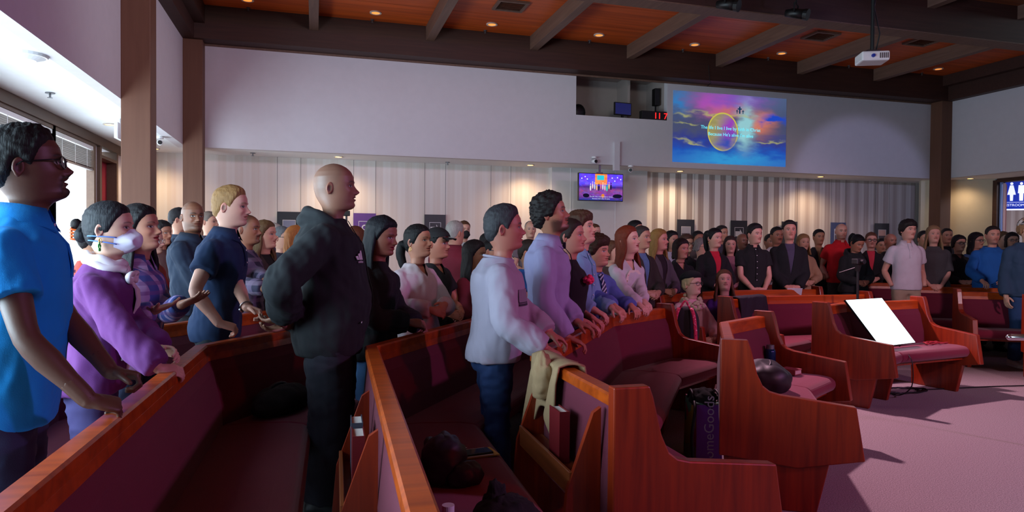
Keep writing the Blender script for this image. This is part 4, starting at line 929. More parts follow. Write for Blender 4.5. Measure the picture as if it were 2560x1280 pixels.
    def curtain(length, w0=.086, d0=.106, psi=118, w1=.115, d1=.115, wave=.04, thick=.022, zt=.075, front=0.0):
        R_, K = (26, 36) if level else (16, 24); rings = []
        for i in range(R_):
            t = i/(R_-1); z_ = zt-(length+zt)*t; g = sstep(-z_, -.03, .22)
            w_ = (w0*(.80+.20*sstep(-z_, -.075, -.01)))*(1-g)+w1*g; d_ = d0*(.80+.20*sstep(-z_, -.075, -.01))*(1-g)+d1*g; end = 1-.35*sstep(np.array(t), .8, 1.0)
            ps = np.radians(np.linspace(-psi, psi, K)); st = 1+wave*np.sin(ps*17+seed+3*np.sin(t*5+ps*3))*.35+wave*nz3(np.stack([np.sin(ps)*.1, np.cos(ps)*.1, np.full(K, z_*.25)], -1), seed, .03)
            o_ = np.stack([w_*np.sin(ps)*st, -.004-d_*np.cos(ps)*st+front*(np.abs(ps) > 1.6), np.full(K, z_)+.012*np.sin(ps*9+seed)*t], -1)
            th_ = thick*float(end); i_ = o_*np.array([1, 1, 1])-np.stack([np.sin(ps)*th_, -np.cos(ps)*th_, np.zeros(K)], -1)
            rings.append(np.concatenate([o_, i_[::-1]]))
        v, f = loft(rings); sv_hp = hp
        return v, f
    if style in ('short', 'receding', 'fringe'): 
        tk = hair[2] if len(hair) > 2 else .012; cap(style if style != 'short' else 'short', tk, max(.004, tk*.5), .0028, .022, .016, lift=(hair[3] if len(hair) > 3 else 0))
    elif style == 'curly': tk = hair[2] if len(hair) > 2 else .03; cap('full' if tk > .02 else 'short', tk, tk*.75, tk*.34, .021, .02)
    elif style == 'mop': tk = hair[2] if len(hair) > 2 else .03; cap('low', tk, tk*.9, tk*.28, .03, .025)
    elif style in ('long', 'longlow'):
        h_ = cap('full', .016, .012, .003, .03, .02); v, f = curtain(hair[2] if len(hair) > 2 else .32, *( [.088, .108, hair[3] if len(hair) > 3 else 112, .118, .112]), wave=hair[4] if len(hair) > 4 else .05)
        obj('hair_length', pose(v, 1.0-.75*sstep(-v[:, 2], .06, .22) if True else 1), f, HM, h_, True)
    elif style == 'bob':
        h_ = cap('full', .018, .016, .004, .03, .02); v, f = curtain(hair[2] if len(hair) > 2 else .11, .092, .112, hair[3] if len(hair) > 3 else 108, .098, .108, wave=.05); obj('hair_length', pose(v), f, HM, h_, True)
    elif style in ('pony', 'bun', 'lowbun'):
        h_ = cap('full', .010, .007, .0022, .02, .018)
        if style == 'pony':
            pz = hair[2] if len(hair) > 2 else .02; Ln = hair[3] if len(hair) > 3 else .22
            pth = smooth_path([(0, -.095, pz), (0, -.135, pz+.012), (.004, -.155, pz-.05), (0, -.145, pz-Ln*.6), (-.004, -.125, pz-Ln)]); v, f = tube(pth, np.interp(np.linspace(0, 1, len(pth)), [0, .15, .4, .8, 1], [.016, .030, .036, .030, .008]), 12); v = v+nz3(v, seed, .03)[:, None]*.003
            obj('ponytail', pose(v), f, HM, h_, True)
        else:
            bz, by, br = (.075, -.105, .036) if style == 'bun' else (-.03, -.115, .034)
            v, f = ellipsoid((0, by, bz), (br, br*.9, br), 18, 12); v = v+nz3(v, seed, .02)[:, None]*.0025; obj('bun', pose(v), f, HM, h_, True)
    # ------------- clothes
    e_ = ease; tm = tmat or fabric('cloth_%d_%d_%d' % tuple(tcol), tcol, .88, .25, 300, .10, fold=.45)
    hemz = hem*kz if sit is None else .88*kz
    C_ = MB(); zr = [z_ for z_ in np.unique(np.concatenate([[hemz], np.array([.86, .90, .95, 1.0, 1.05, 1.1, 1.15, 1.2, 1.25, 1.3, 1.34, 1.37, 1.395, 1.415, 1.43, 1.445, 1.46, 1.475, 1.487])*kz])) if z_ >= hemz-1e-6]
    rings = []
    for z_ in zr:
        hw, f, b_ = tor(z_, e_*(1 if z_ < 1.4*kz else .55)); flare = (.014 if top in ('hoodie', 'sweater', 'jacket') else .008)*float(sstep(1.05*kz-z_, 0, .15))
        rings.append(ell_ring(0, float(spine(z_)), z_, hw+flare, f+flare, b_+flare, 30))
    C_.add(*loft(rings))
    cut = {'short': .62, 'elbow': .95, 'long': 2.0, 'three': 1.5, 'none': .12}[sleeve]
    for si, sd in enumerate((1, -1)):
        S, E, Wt, path = S_pts[si]; sp_ = smooth_path(np.array([S-np.array([sd*.07, 0, -.004]), S+np.array([sd*.004, 0, 0]), S+(E-S)*.45, E, E+(Wt-E)*.5, Wt-(Wt-E)*.04]), 5)
        seg = np.concatenate([[0], np.cumsum(np.linalg.norm(np.diff(sp_, axis=0), axis=1))]); s0 = np.linalg.norm(sp_[5]-sp_[0]); 
        endl = s0+(np.linalg.norm(E-S)*min(cut, 1)+np.linalg.norm(Wt-E)*max(cut-1, 0)); kk = seg <= endl+1e-6; pth = sp_[kk]
        if len(pth) < 4: pth = sp_[:4]
        tt = np.linspace(0, 1, len(pth)); loose = e_+.006
        ra = np.interp(seg[kk][:len(pth)] if kk.sum() >= 4 else seg[:4], [0, s0, s0+L1*.5, s0+L1, s0+L1+L2*.4, s0+L1+L2], armr*np.array([1.0, 1.16, 1.08, 1.0, .98, .74]))+loose*np.interp(tt, [0, .15, .5, 1], [.2, .45, .75, .9])
        if sleeve == 'long': ra = ra+np.where(tt > .78, .008*np.sin(np.clip((tt-.78)/.2, 0, 1)*pi), 0)
        if sleeve == 'short': ra = ra+.008*sstep(tt, .6, 1)
        C_.add(*tube(pth, ra, 14))
    if top == 'hoodie':
        sy_ = float(spine(zn))
        for dz, dy, rs in ((.006, 0, 1.0), (-.035, -.022, 1.05)):
            hz = zn+dz; pth = smooth_path([(.088*wsc, .040, hz-.035), (.090*wsc, -.03, hz), (.052*wsc, -.092+dy, hz+.014), (0, -.108+dy, hz+.016), (-.052*wsc, -.092+dy, hz+.014), (-.090*wsc, -.03, hz), (-.088*wsc, .040, hz-.035)])+np.array([0, sy_, 0])
            C_.add(*tube(pth, rs*np.interp(np.linspace(0, 1, len(pth)), [0, .3, .5, .7, 1], [.018, .028, .036, .028, .018]), 12))
    if top == 'sweater' and collar == 'turtle':
        C_.add(*loft([ell_ring(0, float(spine(zn))+.008, zn+q, .075*wsc, .066*wsc, .072*wsc, 24) for q in (-.03, .0, .03)]))
    names = {'hoodie': 'hoodie', 'sweater': 'sweater', 'jacket': 'jacket', 'blazer': 'blazer', 'polo': 'polo_shirt', 'shirt': 'shirt', 'tee': 'shirt', 'blouse': 'blouse', 'dress': 'dress'}
    co = obj(names[top], C_.v, C_.f, tm, body, True)
    amp = {2: .0052, 1: .004, 0: .003}[level]*(1.3 if top in ('hoodie', 'sweater', 'jacket') else 1)
    REM.append((co, ({2: .009, 1: .0125, 0: .018}[level] if not (inner or vneck) else {2: .009, 1: .0115, 0: .0135}[level]), {2: 4, 1: 3, 0: 2}[level], ('cloth', seed, amp, vneck*1.0, zn, kz, inner, wsc, names[top], body, sleeve)))
    if legs:
        Q = MB(); pz = [z_*kz for z_ in (.76, .80, .86, .93, 1.0, 1.03)]; tw = 1.0
        if sit is None:
            Q.add(*loft([ell_ring(0, float(spine(z_)), z_, *[a*tw for a in tor(z_)], 24) for z_ in pz[1:]]))
        else: Q.add(*loft([ell_ring(0, 0, z_, *[a+.004 for a in tor(z_)], 24) for z_ in pz[2:]]))
        for path, rr in LEG: pth = smooth_path(path, 4); Q.add(*tube(pth, np.interp(np.linspace(0, 1, len(pth)), np.linspace(0, 1, len(rr)), rr)+np.interp(np.linspace(0, 1, len(pth)), [0, .5, 1], [.006+.02*(legw-1), .014+.10*(legw-1), .030+.08*(legw-1)]), 14))
        po = obj('skirt' if pants == 'skirt' else 'trousers', Q.v, Q.f, fabric('trousers_%d_%d_%d' % tuple(pants), pants, .85, .3, 420, .22, fold=.6), body, True)
        REM.append((po, {2: .013, 1: .020, 0: .028}[level], 3, ('pants', seed+3, {2: .006, 1: .004, 0: .002}[level])))
        for sd, (path, rr) in zip((1, -1), LEG):
            a = path[-1]; y0 = a[1]; zf = -zoff if sit is not None else 0
            rings = []
            for yy, hw_s, ht in ((-.085, .022, .055), (-.075, .034, .085), (-.03, .037, .095), (.03, .040, .080), (.09, .046, .058), (.14, .045, .046), (.172, .034, .036), (.186, .014, .026)):
                an = np.linspace(0, 2*pi, 14, endpoint=False); rings.append(np.stack([a[0]+sd*.01+hw_s*np.cos(an), np.full(14, y0+yy), zf+.018+(ht-.012)*np.maximum(np.sin(an), 0)+.004*np.minimum(np.sin(an), 0)], -1))
            so_ = obj('shoe', *loft(rings), fabric('shoe_%d_%d_%d' % tuple(shoe if isinstance(shoe[0], int) else shoe[0]), shoe if isinstance(shoe[0], int) else shoe[0], .5, .1, 200, .06), body, True)
            sol = [(a[0]+sd*.01+w_*1.06*q, y0+yy) for q in (1, -1) for yy, w_ in (((-.085, .022), (-.07, .036), (.03, .042), (.10, .049), (.15, .046), (.185, .02)) if q == 1 else ((.185, .02), (.15, .046), (.10, .049), (.03, .042), (-.07, .036), (-.085, .022)))]
            v, f = prism(sol, zf+.0, zf+.026); obj('sole', v, f, plain('sole_%d' % (0 if isinstance(shoe[0], int) else 1), (40, 38, 38) if isinstance(shoe[0], int) else (206, 204, 206), .7), so_)
    # neck ring / collars
    cy = float(spine(zn))+.004; ctx = dict(body=body, zn=zn, cy=cy, wsc=wsc, kz=kz, s=s, hs=hs, pose=pose, hv=hv, PH=PH, NR=NR, N=N, tor=tor, spine=spine, ease=e_, seed=seed, S=S_pts, mat=tm, belly=belly, hm=HM, zhead=zhead, Wt=[q[2] for q in S_pts], zoff=zoff, armr=armr)
    if collar in ('polo', 'shirt'): make_collar(ctx, tm if not inner else fabric('inner_%d_%d_%d' % tuple(inner), inner, .85), collar)
    if collar == 'crew':
        a = np.linspace(0, 2*pi, 30, endpoint=False); hw, f, b_ = tor(zn-.012, e_*.6); ring = [(hw*sin(t)*.98, cy+(f if cos(t) > 0 else b_)*cos(t)*.98, zn-.012+(-.014*cos(t))) for t in a]; ring.append(ring[0]); MB().tube(ring, .0075, 8).build('neckband', tm, body, smooth=True)
    if extra: 
        for fn in extra: fn(ctx)
    return ctx
def make_collar(c, mat, kind='polo'):
    zn, cy, w_ = c['zn'], c['cy'], c['wsc']; K = 30; gap = radians(20); V = []
    a = np.linspace(gap, 2*pi-gap, K)
    for dz, ro, dr in ((.018, .066, 0), (.026, .071, 0), (-.012, .094, .0), (-.030, .106, .0)):
        fr = np.cos(a); rr = ro*w_*(.95+.05*np.abs(fr)); drop = np.where(fr > 0, -.022*fr, .010*(-fr)) * (1 if dz < 0 else .6)
        V.append(np.stack([rr*np.sin(a), cy+rr*np.cos(a)*.95+.004, zn+dz+drop-(.018*np.maximum(fr, 0)**3 if dz < 0 else 0)], -1))
    v = np.concatenate(V); f = grid_faces(4, K, cap=False, close=False); v2 = v+np.array([0, 0, -.004]); n = len(v)
    f += [tuple(i+n for i in q[::-1]) for q in f]
    obj('collar', np.concatenate([v, v2]), f, mat, c['body'], True)
def front_pt(c, x, z, off=.004):
    """point on the front of the torso clothing"""
    hw, f, b_ = c['tor'](z, c['ease']*(1 if z < 1.4*c['kz'] else .55)); n = 2.35; q = min(abs(x)/hw, .999); return np.array([x, float(c['spine'](z))+f*(1-q**n)**(1/n)+off, z])
def strip(c, name, pts_xz, halfw, mat, off=.006, th=.006):
    """cloth strip lying on the front of the torso following (x,z) points"""
    V = []
    for (x, z), hw_ in zip(pts_xz, halfw):
        for dx, o in ((-hw_, off), (hw_, off), (hw_, off+th), (-hw_, off+th)): V.append(front_pt(c, x+dx, z, o))
    return obj(name, V, grid_faces(len(pts_xz), 4), mat, c['body'], False)
def tie(rgb, mat=None):
    def fn(c):
        k, zn = c['kz'], c['zn']; m_ = mat or fabric('tie_%d_%d_%d' % rgb, rgb, .55, .1, 500); z0 = zn-.035
        zs = np.linspace(z0-.03, 1.0*k, 12); strip(c, 'necktie', [(0, z) for z in zs], np.interp(np.linspace(0, 1, 12), [0, .7, .9, 1], [.016, .038, .042, .006]), m_, .012, .006)
        p = front_pt(c, 0, z0-.012, .018); MB().add(*prism([(-.022, .022), (.022, .022), (.014, -.02), (-.014, -.02)], -.012, .010, lambda a, b_, h: (p[0]+a, p[1]+h, p[2]+b_))).build('tie_knot', m_, c['body'], bevel=.004)
    return fn
def placket(n=3, z_to=1.28, rgb=None, w=.016):
    def fn(c):
        k, zn = c['kz'], c['zn']; zs = np.linspace(zn-.03, z_to*k, 6); strip(c, 'placket', [(0, z) for z in zs], [w]*6, c['mat'], .003, .004)
        for i in range(n):
            z = zn-.04-(zn-.04-z_to*k-.02)*i/max(n-1, 1); p = front_pt(c, 0, z, .010); v, f = disc_cyl((0, 0, 0), .0055, .003, 10); obj('button', [(p[0]+q[0], p[1]+q[2], p[2]+q[1]) for q in v], f, M_WHITEP, c['body'])
    return fn
def glasses(rgb=(20, 20, 22), w=.024, h=.019, lens=True):
    def fn(c):
        m_ = plain('glasses_%d_%d_%d' % rgb, rgb, .3); y0 = .106; F_ = MB()
        G_ = empty('spectacles'); G_.parent = c['body']
        for sd in (-1, 1):
            a = np.linspace(0, 2*pi, 21); ring = np.stack([sd*.033+w*np.sign(np.cos(a))*np.abs(np.cos(a))**.8, np.full(21, y0)-.010*((w*np.cos(a)*sd+.033)/.06)**2, -.002+h*np.sign(np.sin(a))*np.abs(np.sin(a))**.8], -1)
            v, f = tube(ring, .0022, 6); F_.add(c['pose'](v), f)
            v, f = tube(np.array([(sd*.057, .098, .006), (sd*.074, .075, .006), (sd*.081, .0, .004), (sd*.080, -.02, -.008)]), .0024, 6); F_.add(c['pose'](v), f)
            if lens:
                vv = ring[:-1]; ff = [tuple(range(20))]; obj('lens', c['pose'](vv), ff, M_LENS, G_)
        v, f = tube(np.array([(-.011, .106, .002), (0, .110, .006), (.011, .106, .002)]), .0022, 6); F_.add(c['pose'](v), f); F_.build('frame', m_, G_, smooth=True)
    return fn
m, nt, b = _mat('clear_lens'); N_ = nt.nodes; tr = N_.new('ShaderNodeBsdfTransparent'); gl = N_.new('ShaderNodeBsdfGlossy'); gl.inputs['Roughness'].default_value = .05; mx = N_.new('ShaderNodeMixShader'); mx.inputs[0].default_value = .14
nt.links.new(tr.outputs[0], mx.inputs[1]); nt.links.new(gl.outputs[0], mx.inputs[2]); nt.links.new(mx.outputs[0], N_['Material Output'].inputs[0]); M_LENS = m
def face_mask(rgb, strap=None, bulge=.014):
    def fn(c):
        hv, PH = c['hv'], c['PH']; z, x = hv[:, 2], hv[:, 0]; ap = np.abs(np.degrees(PH)); top_ = np.interp(ap, [0, 20, 60, 70], [-.008, -.014, -.045, -.05]); bot = np.interp(ap, [0, 30, 70], [-.118, -.114, -.085])
        keep = (ap < 68) & (z < top_+.004) & (z > bot-.004); ed = sstep(np.minimum(top_-z, z-bot), 0, .03)*(1-sstep(ap, 45, 68)); d = np.array([0, 1.0, 0])
        V = hv.copy(); tgt = .112+bulge*G(x, .03)*G(z+.055, .05); V[:, 1] = np.maximum(V[:, 1]+.004, V[:, 1]*(1-ed)+np.maximum(tgt, V[:, 1])*ed); V[:, 0] *= 1.03
        f = [q for q in grid_faces(c['NR'], c['N'], cap=False) if all(keep[i] for i in q)]; used = sorted({i for q in f for i in q}); mp = {o: i for i, o in enumerate(used)}
        o_ = obj('face_mask', c['pose'](V[used]), [tuple(mp[i] for i in q) for q in f], fabric('mask_%d_%d_%d' % rgb, rgb, .8, .1), c['body'], True)
        sm = plain('strap_%d_%d_%d' % (strap or rgb), strap or rgb, .7)
        for sd in (-1, 1):
            for z0, z1 in ((-.045, -.035), (-.075, -.055)):
                v, f = tube(smooth_path([(sd*.062, .052, z0), (sd*.078, .01, (z0+z1)/2), (sd*.070, -.055, z1), (0, -.105 if z0 > -.05 else -.088, z1)]), .003, 6); obj('strap', c['pose'](v), f, sm, o_, True)
    return fn
def earring(rgb=(220, 180, 90), r=.011):
    def fn(c):
        for sd in (-1, 1):
            a = np.linspace(0, 2*pi, 17); v, f = tube(np.stack([np.full(17, sd*.084), -.008+r*.5*np.sin(a), -.058+r*np.cos(a)], -1), .0018, 6); obj('earring', c['pose'](v), f, plain('earring_%d_%d_%d' % rgb, rgb, .25, 1.0), c['body'], True)
    return fn
def watch(i=1, rgb=(190, 190, 196)):
    def fn(c):
        S, E, Wt, path = c['S'][i]; p = Wt-(Wt-E)*.06; d = unit(Wt-E); up = unit(np.cross(d, [1, 0, 0])); sdv = np.cross(d, up); a = np.linspace(0, 2*pi, 21); r = c['armr']*.72
        v, f = tube(np.array([p+r*(cos(t)*up+sin(t)*sdv) for t in a]), .008, 8, .5, up=d); wo = obj('wristwatch', v, f, plain('steel_watch', rgb, .25, 1.0), c['body'], True)
        q = p+up*(r+.004); v, f = disc_cyl((0, 0, 0), .018, .008, 18); R_ = np.stack([sdv, d, up], 1); obj('watch_face', np.array(v)@R_.T+q, f, plain('steel_watch', rgb, .25, 1.0), wo)
    return fn
# ================================================================== THE CONGREGATION
DARK, MED, TAN, FAIR, PALE = (92, 60, 46), (158, 108, 84), (186, 136, 108), (212, 164, 140), (226, 182, 160)
BLK, DBR, BRN, GRY, BLO, RED_ = (22, 20, 22), (40, 30, 26), (84, 58, 38), (128, 126, 128), (168, 128, 80), (112, 46, 26)
def plaid(name, c0, c1, c2, sc_=.06):
    m, nt, b = _mat(name); N, L = nt.nodes, nt.links; M = nmath(nt); tc = N.new('ShaderNodeTexCoord'); sp = N.new('ShaderNodeSeparateXYZ'); L.new(tc.outputs['Object'], sp.inputs[0])
    u = M('FRACT', M('DIVIDE', M('ADD', sp.outputs['X'], sp.outputs['Y']), sc_*1.5)); v = M('FRACT', M('DIVIDE', sp.outputs['Z'], sc_))
    a = M('GREATER_THAN', u, .6); c = M('GREATER_THAN', v, .6); x = N.new('ShaderNodeMix'); x.data_type = 'RGBA'; L.new(a, x.inputs['Factor']); x.inputs['A'].default_value = (*lin(c0), 1); x.inputs['B'].default_value = (*lin(c1), 1)
    y = N.new('ShaderNodeMix'); y.data_type = 'RGBA'; L.new(M('MULTIPLY', c, .6), y.inputs['Factor']); L.new(x.outputs['Result'], y.inputs['A']); y.inputs['B'].default_value = (*lin(c2), 1); L.new(y.outputs['Result'], b.inputs['Base Color']); b.inputs['Roughness'].default_value = .85; return m
def floral(name, base, c1, c2, c3, s=26):
    m, nt, b = _mat(name); N, L = nt.nodes, nt.links; M = nmath(nt); tc = N.new('ShaderNodeTexCoord'); vo = N.new('ShaderNodeTexVoronoi'); vo.inputs['Scale'].default_value = s; L.new(tc.outputs['Object'], vo.inputs['Vector'])
    sp = N.new('ShaderNodeSeparateColor'); L.new(vo.outputs['Color'], sp.inputs[0]); cr = N.new('ShaderNodeValToRGB'); cr.color_ramp.interpolation = 'CONSTANT'; e = cr.color_ramp.elements
    e[0].color = (*lin(c1), 1); e[1].position = .33; e[1].color = (*lin(c2), 1); e.new(.66).color = (*lin(c3), 1); L.new(sp.outputs[0], cr.inputs[0])
    x = N.new('ShaderNodeMix'); x.data_type = 'RGBA'; L.new(M('LESS_THAN', vo.outputs['Distance'], M('MULTIPLY', sp.outputs[1], .55)), x.inputs['Factor']); x.inputs['A'].default_value = (*lin(base), 1); L.new(cr.outputs[0], x.inputs['B']); L.new(x.outputs['Result'], b.inputs['Base Color']); b.inputs['Roughness'].default_value = .85; return m
def diag_tie():
    m, nt, b = _mat('striped_tie'); N, L = nt.nodes, nt.links; M = nmath(nt); tc = N.new('ShaderNodeTexCoord'); sp = N.new('ShaderNodeSeparateXYZ'); L.new(tc.outputs['Object'], sp.inputs[0])
    f = M('GREATER_THAN', M('FRACT', M('DIVIDE', M('ADD', sp.outputs['X'], sp.outputs['Z']), .035)), .6); x = N.new('ShaderNodeMix'); x.data_type = 'RGBA'; L.new(f, x.inputs['Factor']); x.inputs['A'].default_value = (*lin((24, 30, 70)), 1); x.inputs['B'].default_value = (*lin((190, 196, 214)), 1); L.new(x.outputs['Result'], b.inputs['Base Color']); b.inputs['Roughness'].default_value = .5; return m
# ---- accessories of single people
def scarf(c):
    m_ = fabric('pale_scarf', (214, 200, 206), .8, .15, 200); zn, cy, w_ = c['zn'], c['cy'], c['wsc']; a = np.linspace(0, 2*pi, 33)
    so = MB().tube([(.080*w_*sin(t), cy+.008+.080*w_*cos(t), zn+.006-.022*cos(t)+.006*sin(5*t)) for t in a], .019, 10).tube([(.086*w_*sin(t+.3), cy+.010+.086*w_*cos(t+.3), zn-.014-.024*cos(t)+.005*sin(4*t)) for t in a], .018, 10).build('scarf', m_, c['body'], smooth=True)
    k = front_pt(c, 0, zn-.075, .022)
    MB().add(*ellipsoid(k, (.024, .02, .022), 14, 10)).build('bow_knot', m_, so, smooth=True)
    for sd in (-1, 1): MB().tube(smooth_path([k, k+[sd*.04, .012, .022], k+[sd*.085, .004, .008], k+[sd*.06, .004, -.018], k]), [.014]*17, 8, .7).build('bow_loop', m_, so, smooth=True)
    for sd, L_ in ((-1, .42), (1, .36)):
        zs = np.linspace(zn-.08, zn-.08-L_, 9); strip(c, 'scarf_tail', [(sd*(.012+.03*(i/8)), z) for i, z in enumerate(zs)], np.linspace(.018, .042, 9), m_, .010, .006)
def green_earrings(c):
    for sd in (-1, 1):
        for k in range(5):
            v, f = ellipsoid((sd*.086+.010*sin(k*1.26), -.010, -.085+.014*cos(k*1.26)), (.006, .003, .009), 8, 6); obj('earring_leaf', c['pose'](v), f, plain('green_glass', (40, 150, 60), .2), c['body'], True)
        v, f = tube([(sd*.083, -.010, -.048), (sd*.085, -.010, -.072)], .0016, 5); obj('earring_wire', c['pose'](v), f, plain('earring_220_180_90', (220, 180, 90), .25, 1.0), c['body'])
def chest_logo(c):
    k = c['kz']; mw = plain('logo_white', (226, 224, 230), .6); x0, z0 = .150, 1.265*k      # wearer's right
    lg = empty('chest_logo'); lg.parent = c['body']
    for i, h in enumerate((.020, .034, .048)):
        V = []
        for (dx_, dz_) in ((0, 0), (.013, 0), (.013-.010, h), (-.010+.0, h*.86)): V.append(front_pt(c, x0-.0175*i-dx_+.004, z0+dz_+.016, .010))
        V += [v+np.array([0, .003, 0]) for v in V]; obj('logo_bar', V, BOXF, mw, lg)
    q = front_pt(c, x0-.02, z0, .013); q2 = front_pt(c, x0+.01, z0, .013); an = atan2(q2[1]-q[1], q2[0]-q[0])
    text_mesh('logo_lettering', 'adidas', .018, mw, lg, tuple(q), (pi/2, 0, pi+an))
    lg2 = front_pt(c, .15, .97*k, .010); MB().box(-.025, .025, 0, .003, -.003, .003).build('hem_tag', mw, c['body']).location = tuple(lg2)
def chest_band(c):
    k = c['kz']; g1 = fabric('grey_chest_band', (136, 132, 146), .85); w1 = fabric('band_line', (60, 60, 72), .85)
    for z, h, m_, nm in ((1.265, .034, g1, 'chest_band'), (1.228, .006, w1, 'band_line'), (1.212, .006, w1, 'band_line')):
        xs = np.linspace(-.160, .160, 21)*c['wsc']; V = []
        for x in xs:
            for dz, o in ((-h, .004), (h, .004), (h, .007), (-h, .007)): V.append(front_pt(c, x, z*k+dz, o))
        obj(nm, V, grid_faces(21, 4), m_, c['body'], False)
def pink_flower(c):
    p = front_pt(c, .05, 1.33*c['kz'], .035); V = MB(); r = np.random.default_rng(3)
    for i in range(26): d = unit(r.normal(size=3)+[0, .5, 0]); V.add(*ellipsoid(p+d*.026, (.016, .016, .012), 8, 6))
    V.build('flower_brooch', fabric('hot_pink', (255, 60, 120), .7), c['body'], smooth=True)
def ball_cap(rgb, patch=None):
    def fn(c):
        hv, PH = c['hv'], c['PH']; z = hv[:, 2]; ap = np.abs(np.degrees(PH)); zl = np.interp(ap, [0, 60, 100, 180], [.048, .040, .030, .015]); keep = z > zl; d = hv-np.array([0, 0, .0]); d /= np.linalg.norm(d, axis=1)[:, None]; V = hv+d*.018
        f = [q for q in grid_faces(c['NR'], c['N'], cap=False) if all(keep[i] for i in q)]; f.append(tuple((c['NR']-1)*c['N']+j for j in range(c['N']))); used = sorted({i for q in f for i in q}); mp = {o: i for i, o in enumerate(used)}
        m_ = patch or fabric('cap_%d_%d_%d' % rgb, rgb, .8); o_ = obj('cap', c['pose'](V[used]), [tuple(mp[i] for i in q) for q in f], m_, c['body'], True)
        V = []
        for z0 in (0, -.005):
            for t in np.linspace(-1, 1, 11): V.append((.074*t, .085+.0*t, .052-.006*t*t+z0)); V.append((.070*t, .085+.085*(1-.45*t*t), .040-.012*t*t+z0))
        f = []
        for q in range(10): f += [(2*q, 2*q+1, 2*q+3, 2*q+2), (22+2*q, 22+2*q+2, 22+2*q+3, 22+2*q+1), (2*q+1, 22+2*q+1, 22+2*q+3, 2*q+3)]
        obj('cap_brim', c['pose'](np.array(V)), f, m_, o_)
    return fn
def beret(c):
    v, f = ellipsoid((.0, -.02, .085), (.112, .122, .058), 24, 12); v[:, 2] = np.where(v[:, 2] < .06, .06+(v[:, 2]-.06)*.25, v[:, 2]); v[:, 2] -= .25*np.maximum(-v[:, 1]-.02, 0)
    o_ = obj('knit_hat', c['pose'](v), f, fabric('black_knit', (20, 20, 26), .95, .8, 120), c['body'], True)
def frill(c):
    r = np.random.default_rng(5); V = MB()
    for i in range(60): t = r.uniform(0, 2*pi); q = r.uniform(0, 1); V.add(*ellipsoid(((.075+.05*q)*sin(t), c['cy']+.02+(.07+.055*q)*cos(t), c['zn']+.03-.10*q-(.05*max(cos(t), 0))), (.024, .018, .017), 8, 6))
    V.build('ruffled_scarf', fabric('cream_ruffle', (206, 190, 160), .9, .4, 120), c['body'], smooth=True)
def claw_clip(c):
    for sd in (-1, 1):
        for k in range(4): v, f = tube(smooth_path([(sd*.012, -.13, .05-.02*k), (sd*.045, -.135, .042-.02*k), (sd*.05, -.10, .035-.02*k)]), .006, 7); obj('hair_claw', c['pose'](v), f, plain('orange_claw', (240, 110, 50), .2), c['body'], True)
def sunglasses_up(c):
    v, f = tube(smooth_path([(-.088, -.02, .055), (-.06, .085, .082), (0, .105, .086), (.06, .085, .082), (.088, -.02, .055)]), .006, 6); obj('sunglasses_on_hair', c['pose'](v), f, plain('amber_plastic', (190, 130, 40), .2), c['body'], True)
def sheet(c):
    p = (c['Wt'][0]+c['Wt'][1])/2+np.array([0, .10, -.06]); o_ = MB().box(-.09, .09, -.002, .002, -.06, .06).build('folded_leaflet', plain('leaflet', (226, 224, 232), .6), c['body']); o_.location = tuple(p); o_.rotation_euler = (-.5, 0, 0)
def belt(c):
    k = c['kz']; hw, f, b_ = c['tor'](1.0*k, .004); a = np.linspace(0, 2*pi, 33); MB().tube([(hw*sin(t), float(c['spine'](1.0*k))+(f if cos(t) > 0 else b_)*cos(t), 1.0*k) for t in a], .014, 6, .4).build('belt', plain('belt_leather', (96, 70, 50), .5), c['body'])
def buttons_line(c): placket(6, 1.02, w=.014)(c)
def zip_line(c):
    zs = np.linspace(c['zn']-.02, .95*c['kz'], 10); strip(c, 'zip', [(0, z) for z in zs], [.008]*10, plain('zip_dark', (14, 14, 16), .4, .5), .006, .004)
def bag_strap(c):
    zs = np.linspace(c['zn']-.03, 1.0*c['kz'], 10); strip(c, 'shirt_front', [(0, z) for z in zs], np.linspace(.03, .05, 10), fabric('black_tee', (18, 18, 22), .9), .003, .004)

# ---- the near ones
person('man in a bright blue polo shirt and glasses leaning on the nearest pew rail', 80, 322, 2.28, 80, 82, hp=7, skin=(94, 60, 46), hair=('curly', (24, 21, 21), .019), top='polo', tcol=(0, 144, 226), pants=(32, 40, 74), collar='polo', arms='rail', width=1.06, belly=.015,
       hands=[(222, 1000, 2.10, (.35, -1, -.1), (-.2, .9, -.3), (-.35, -.3, -1), (1.0, 1.2, .7)), (300, 962, 2.34, (.5, -.6, -.5), (-.1, .9, -.2), (-.35, -.3, -1), (1.0, 1.2, .7))], level=2, beard=('goatee', (14, 10, 10), .85), extra=[placket(2), glasses((16, 14, 18))], shoe=(60, 60, 64), hem=.80, ease=.022, lean=5, nose=1.1)
person('woman in a purple sweater, white face mask and pale bow scarf', 275, 506, 3.08, 78, 70, hp=2, sex='f', skin=(206, 160, 138), hair=('lowbun', (28, 26, 30)), top='sweater', tcol=(98, 40, 106), pants=(70, 62, 110), sleeve='long', arms='rail', hands=[(400, 925, 2.86, (.6, -.7, -.4), (-.3, .85, -.2), (-.4, -.5, -.7), (.4, .7, .5)), (428, 905, 2.98, (.6, -.7, -.4), (-.5, .8, -.1), (-.5, -.6, -.5), (.4, .7, .5))], level=2, lean=6, ease=.03, hem=.84, extra=[face_mask((214, 206, 224), (90, 130, 220), .03), scarf, green_earrings, earring()])
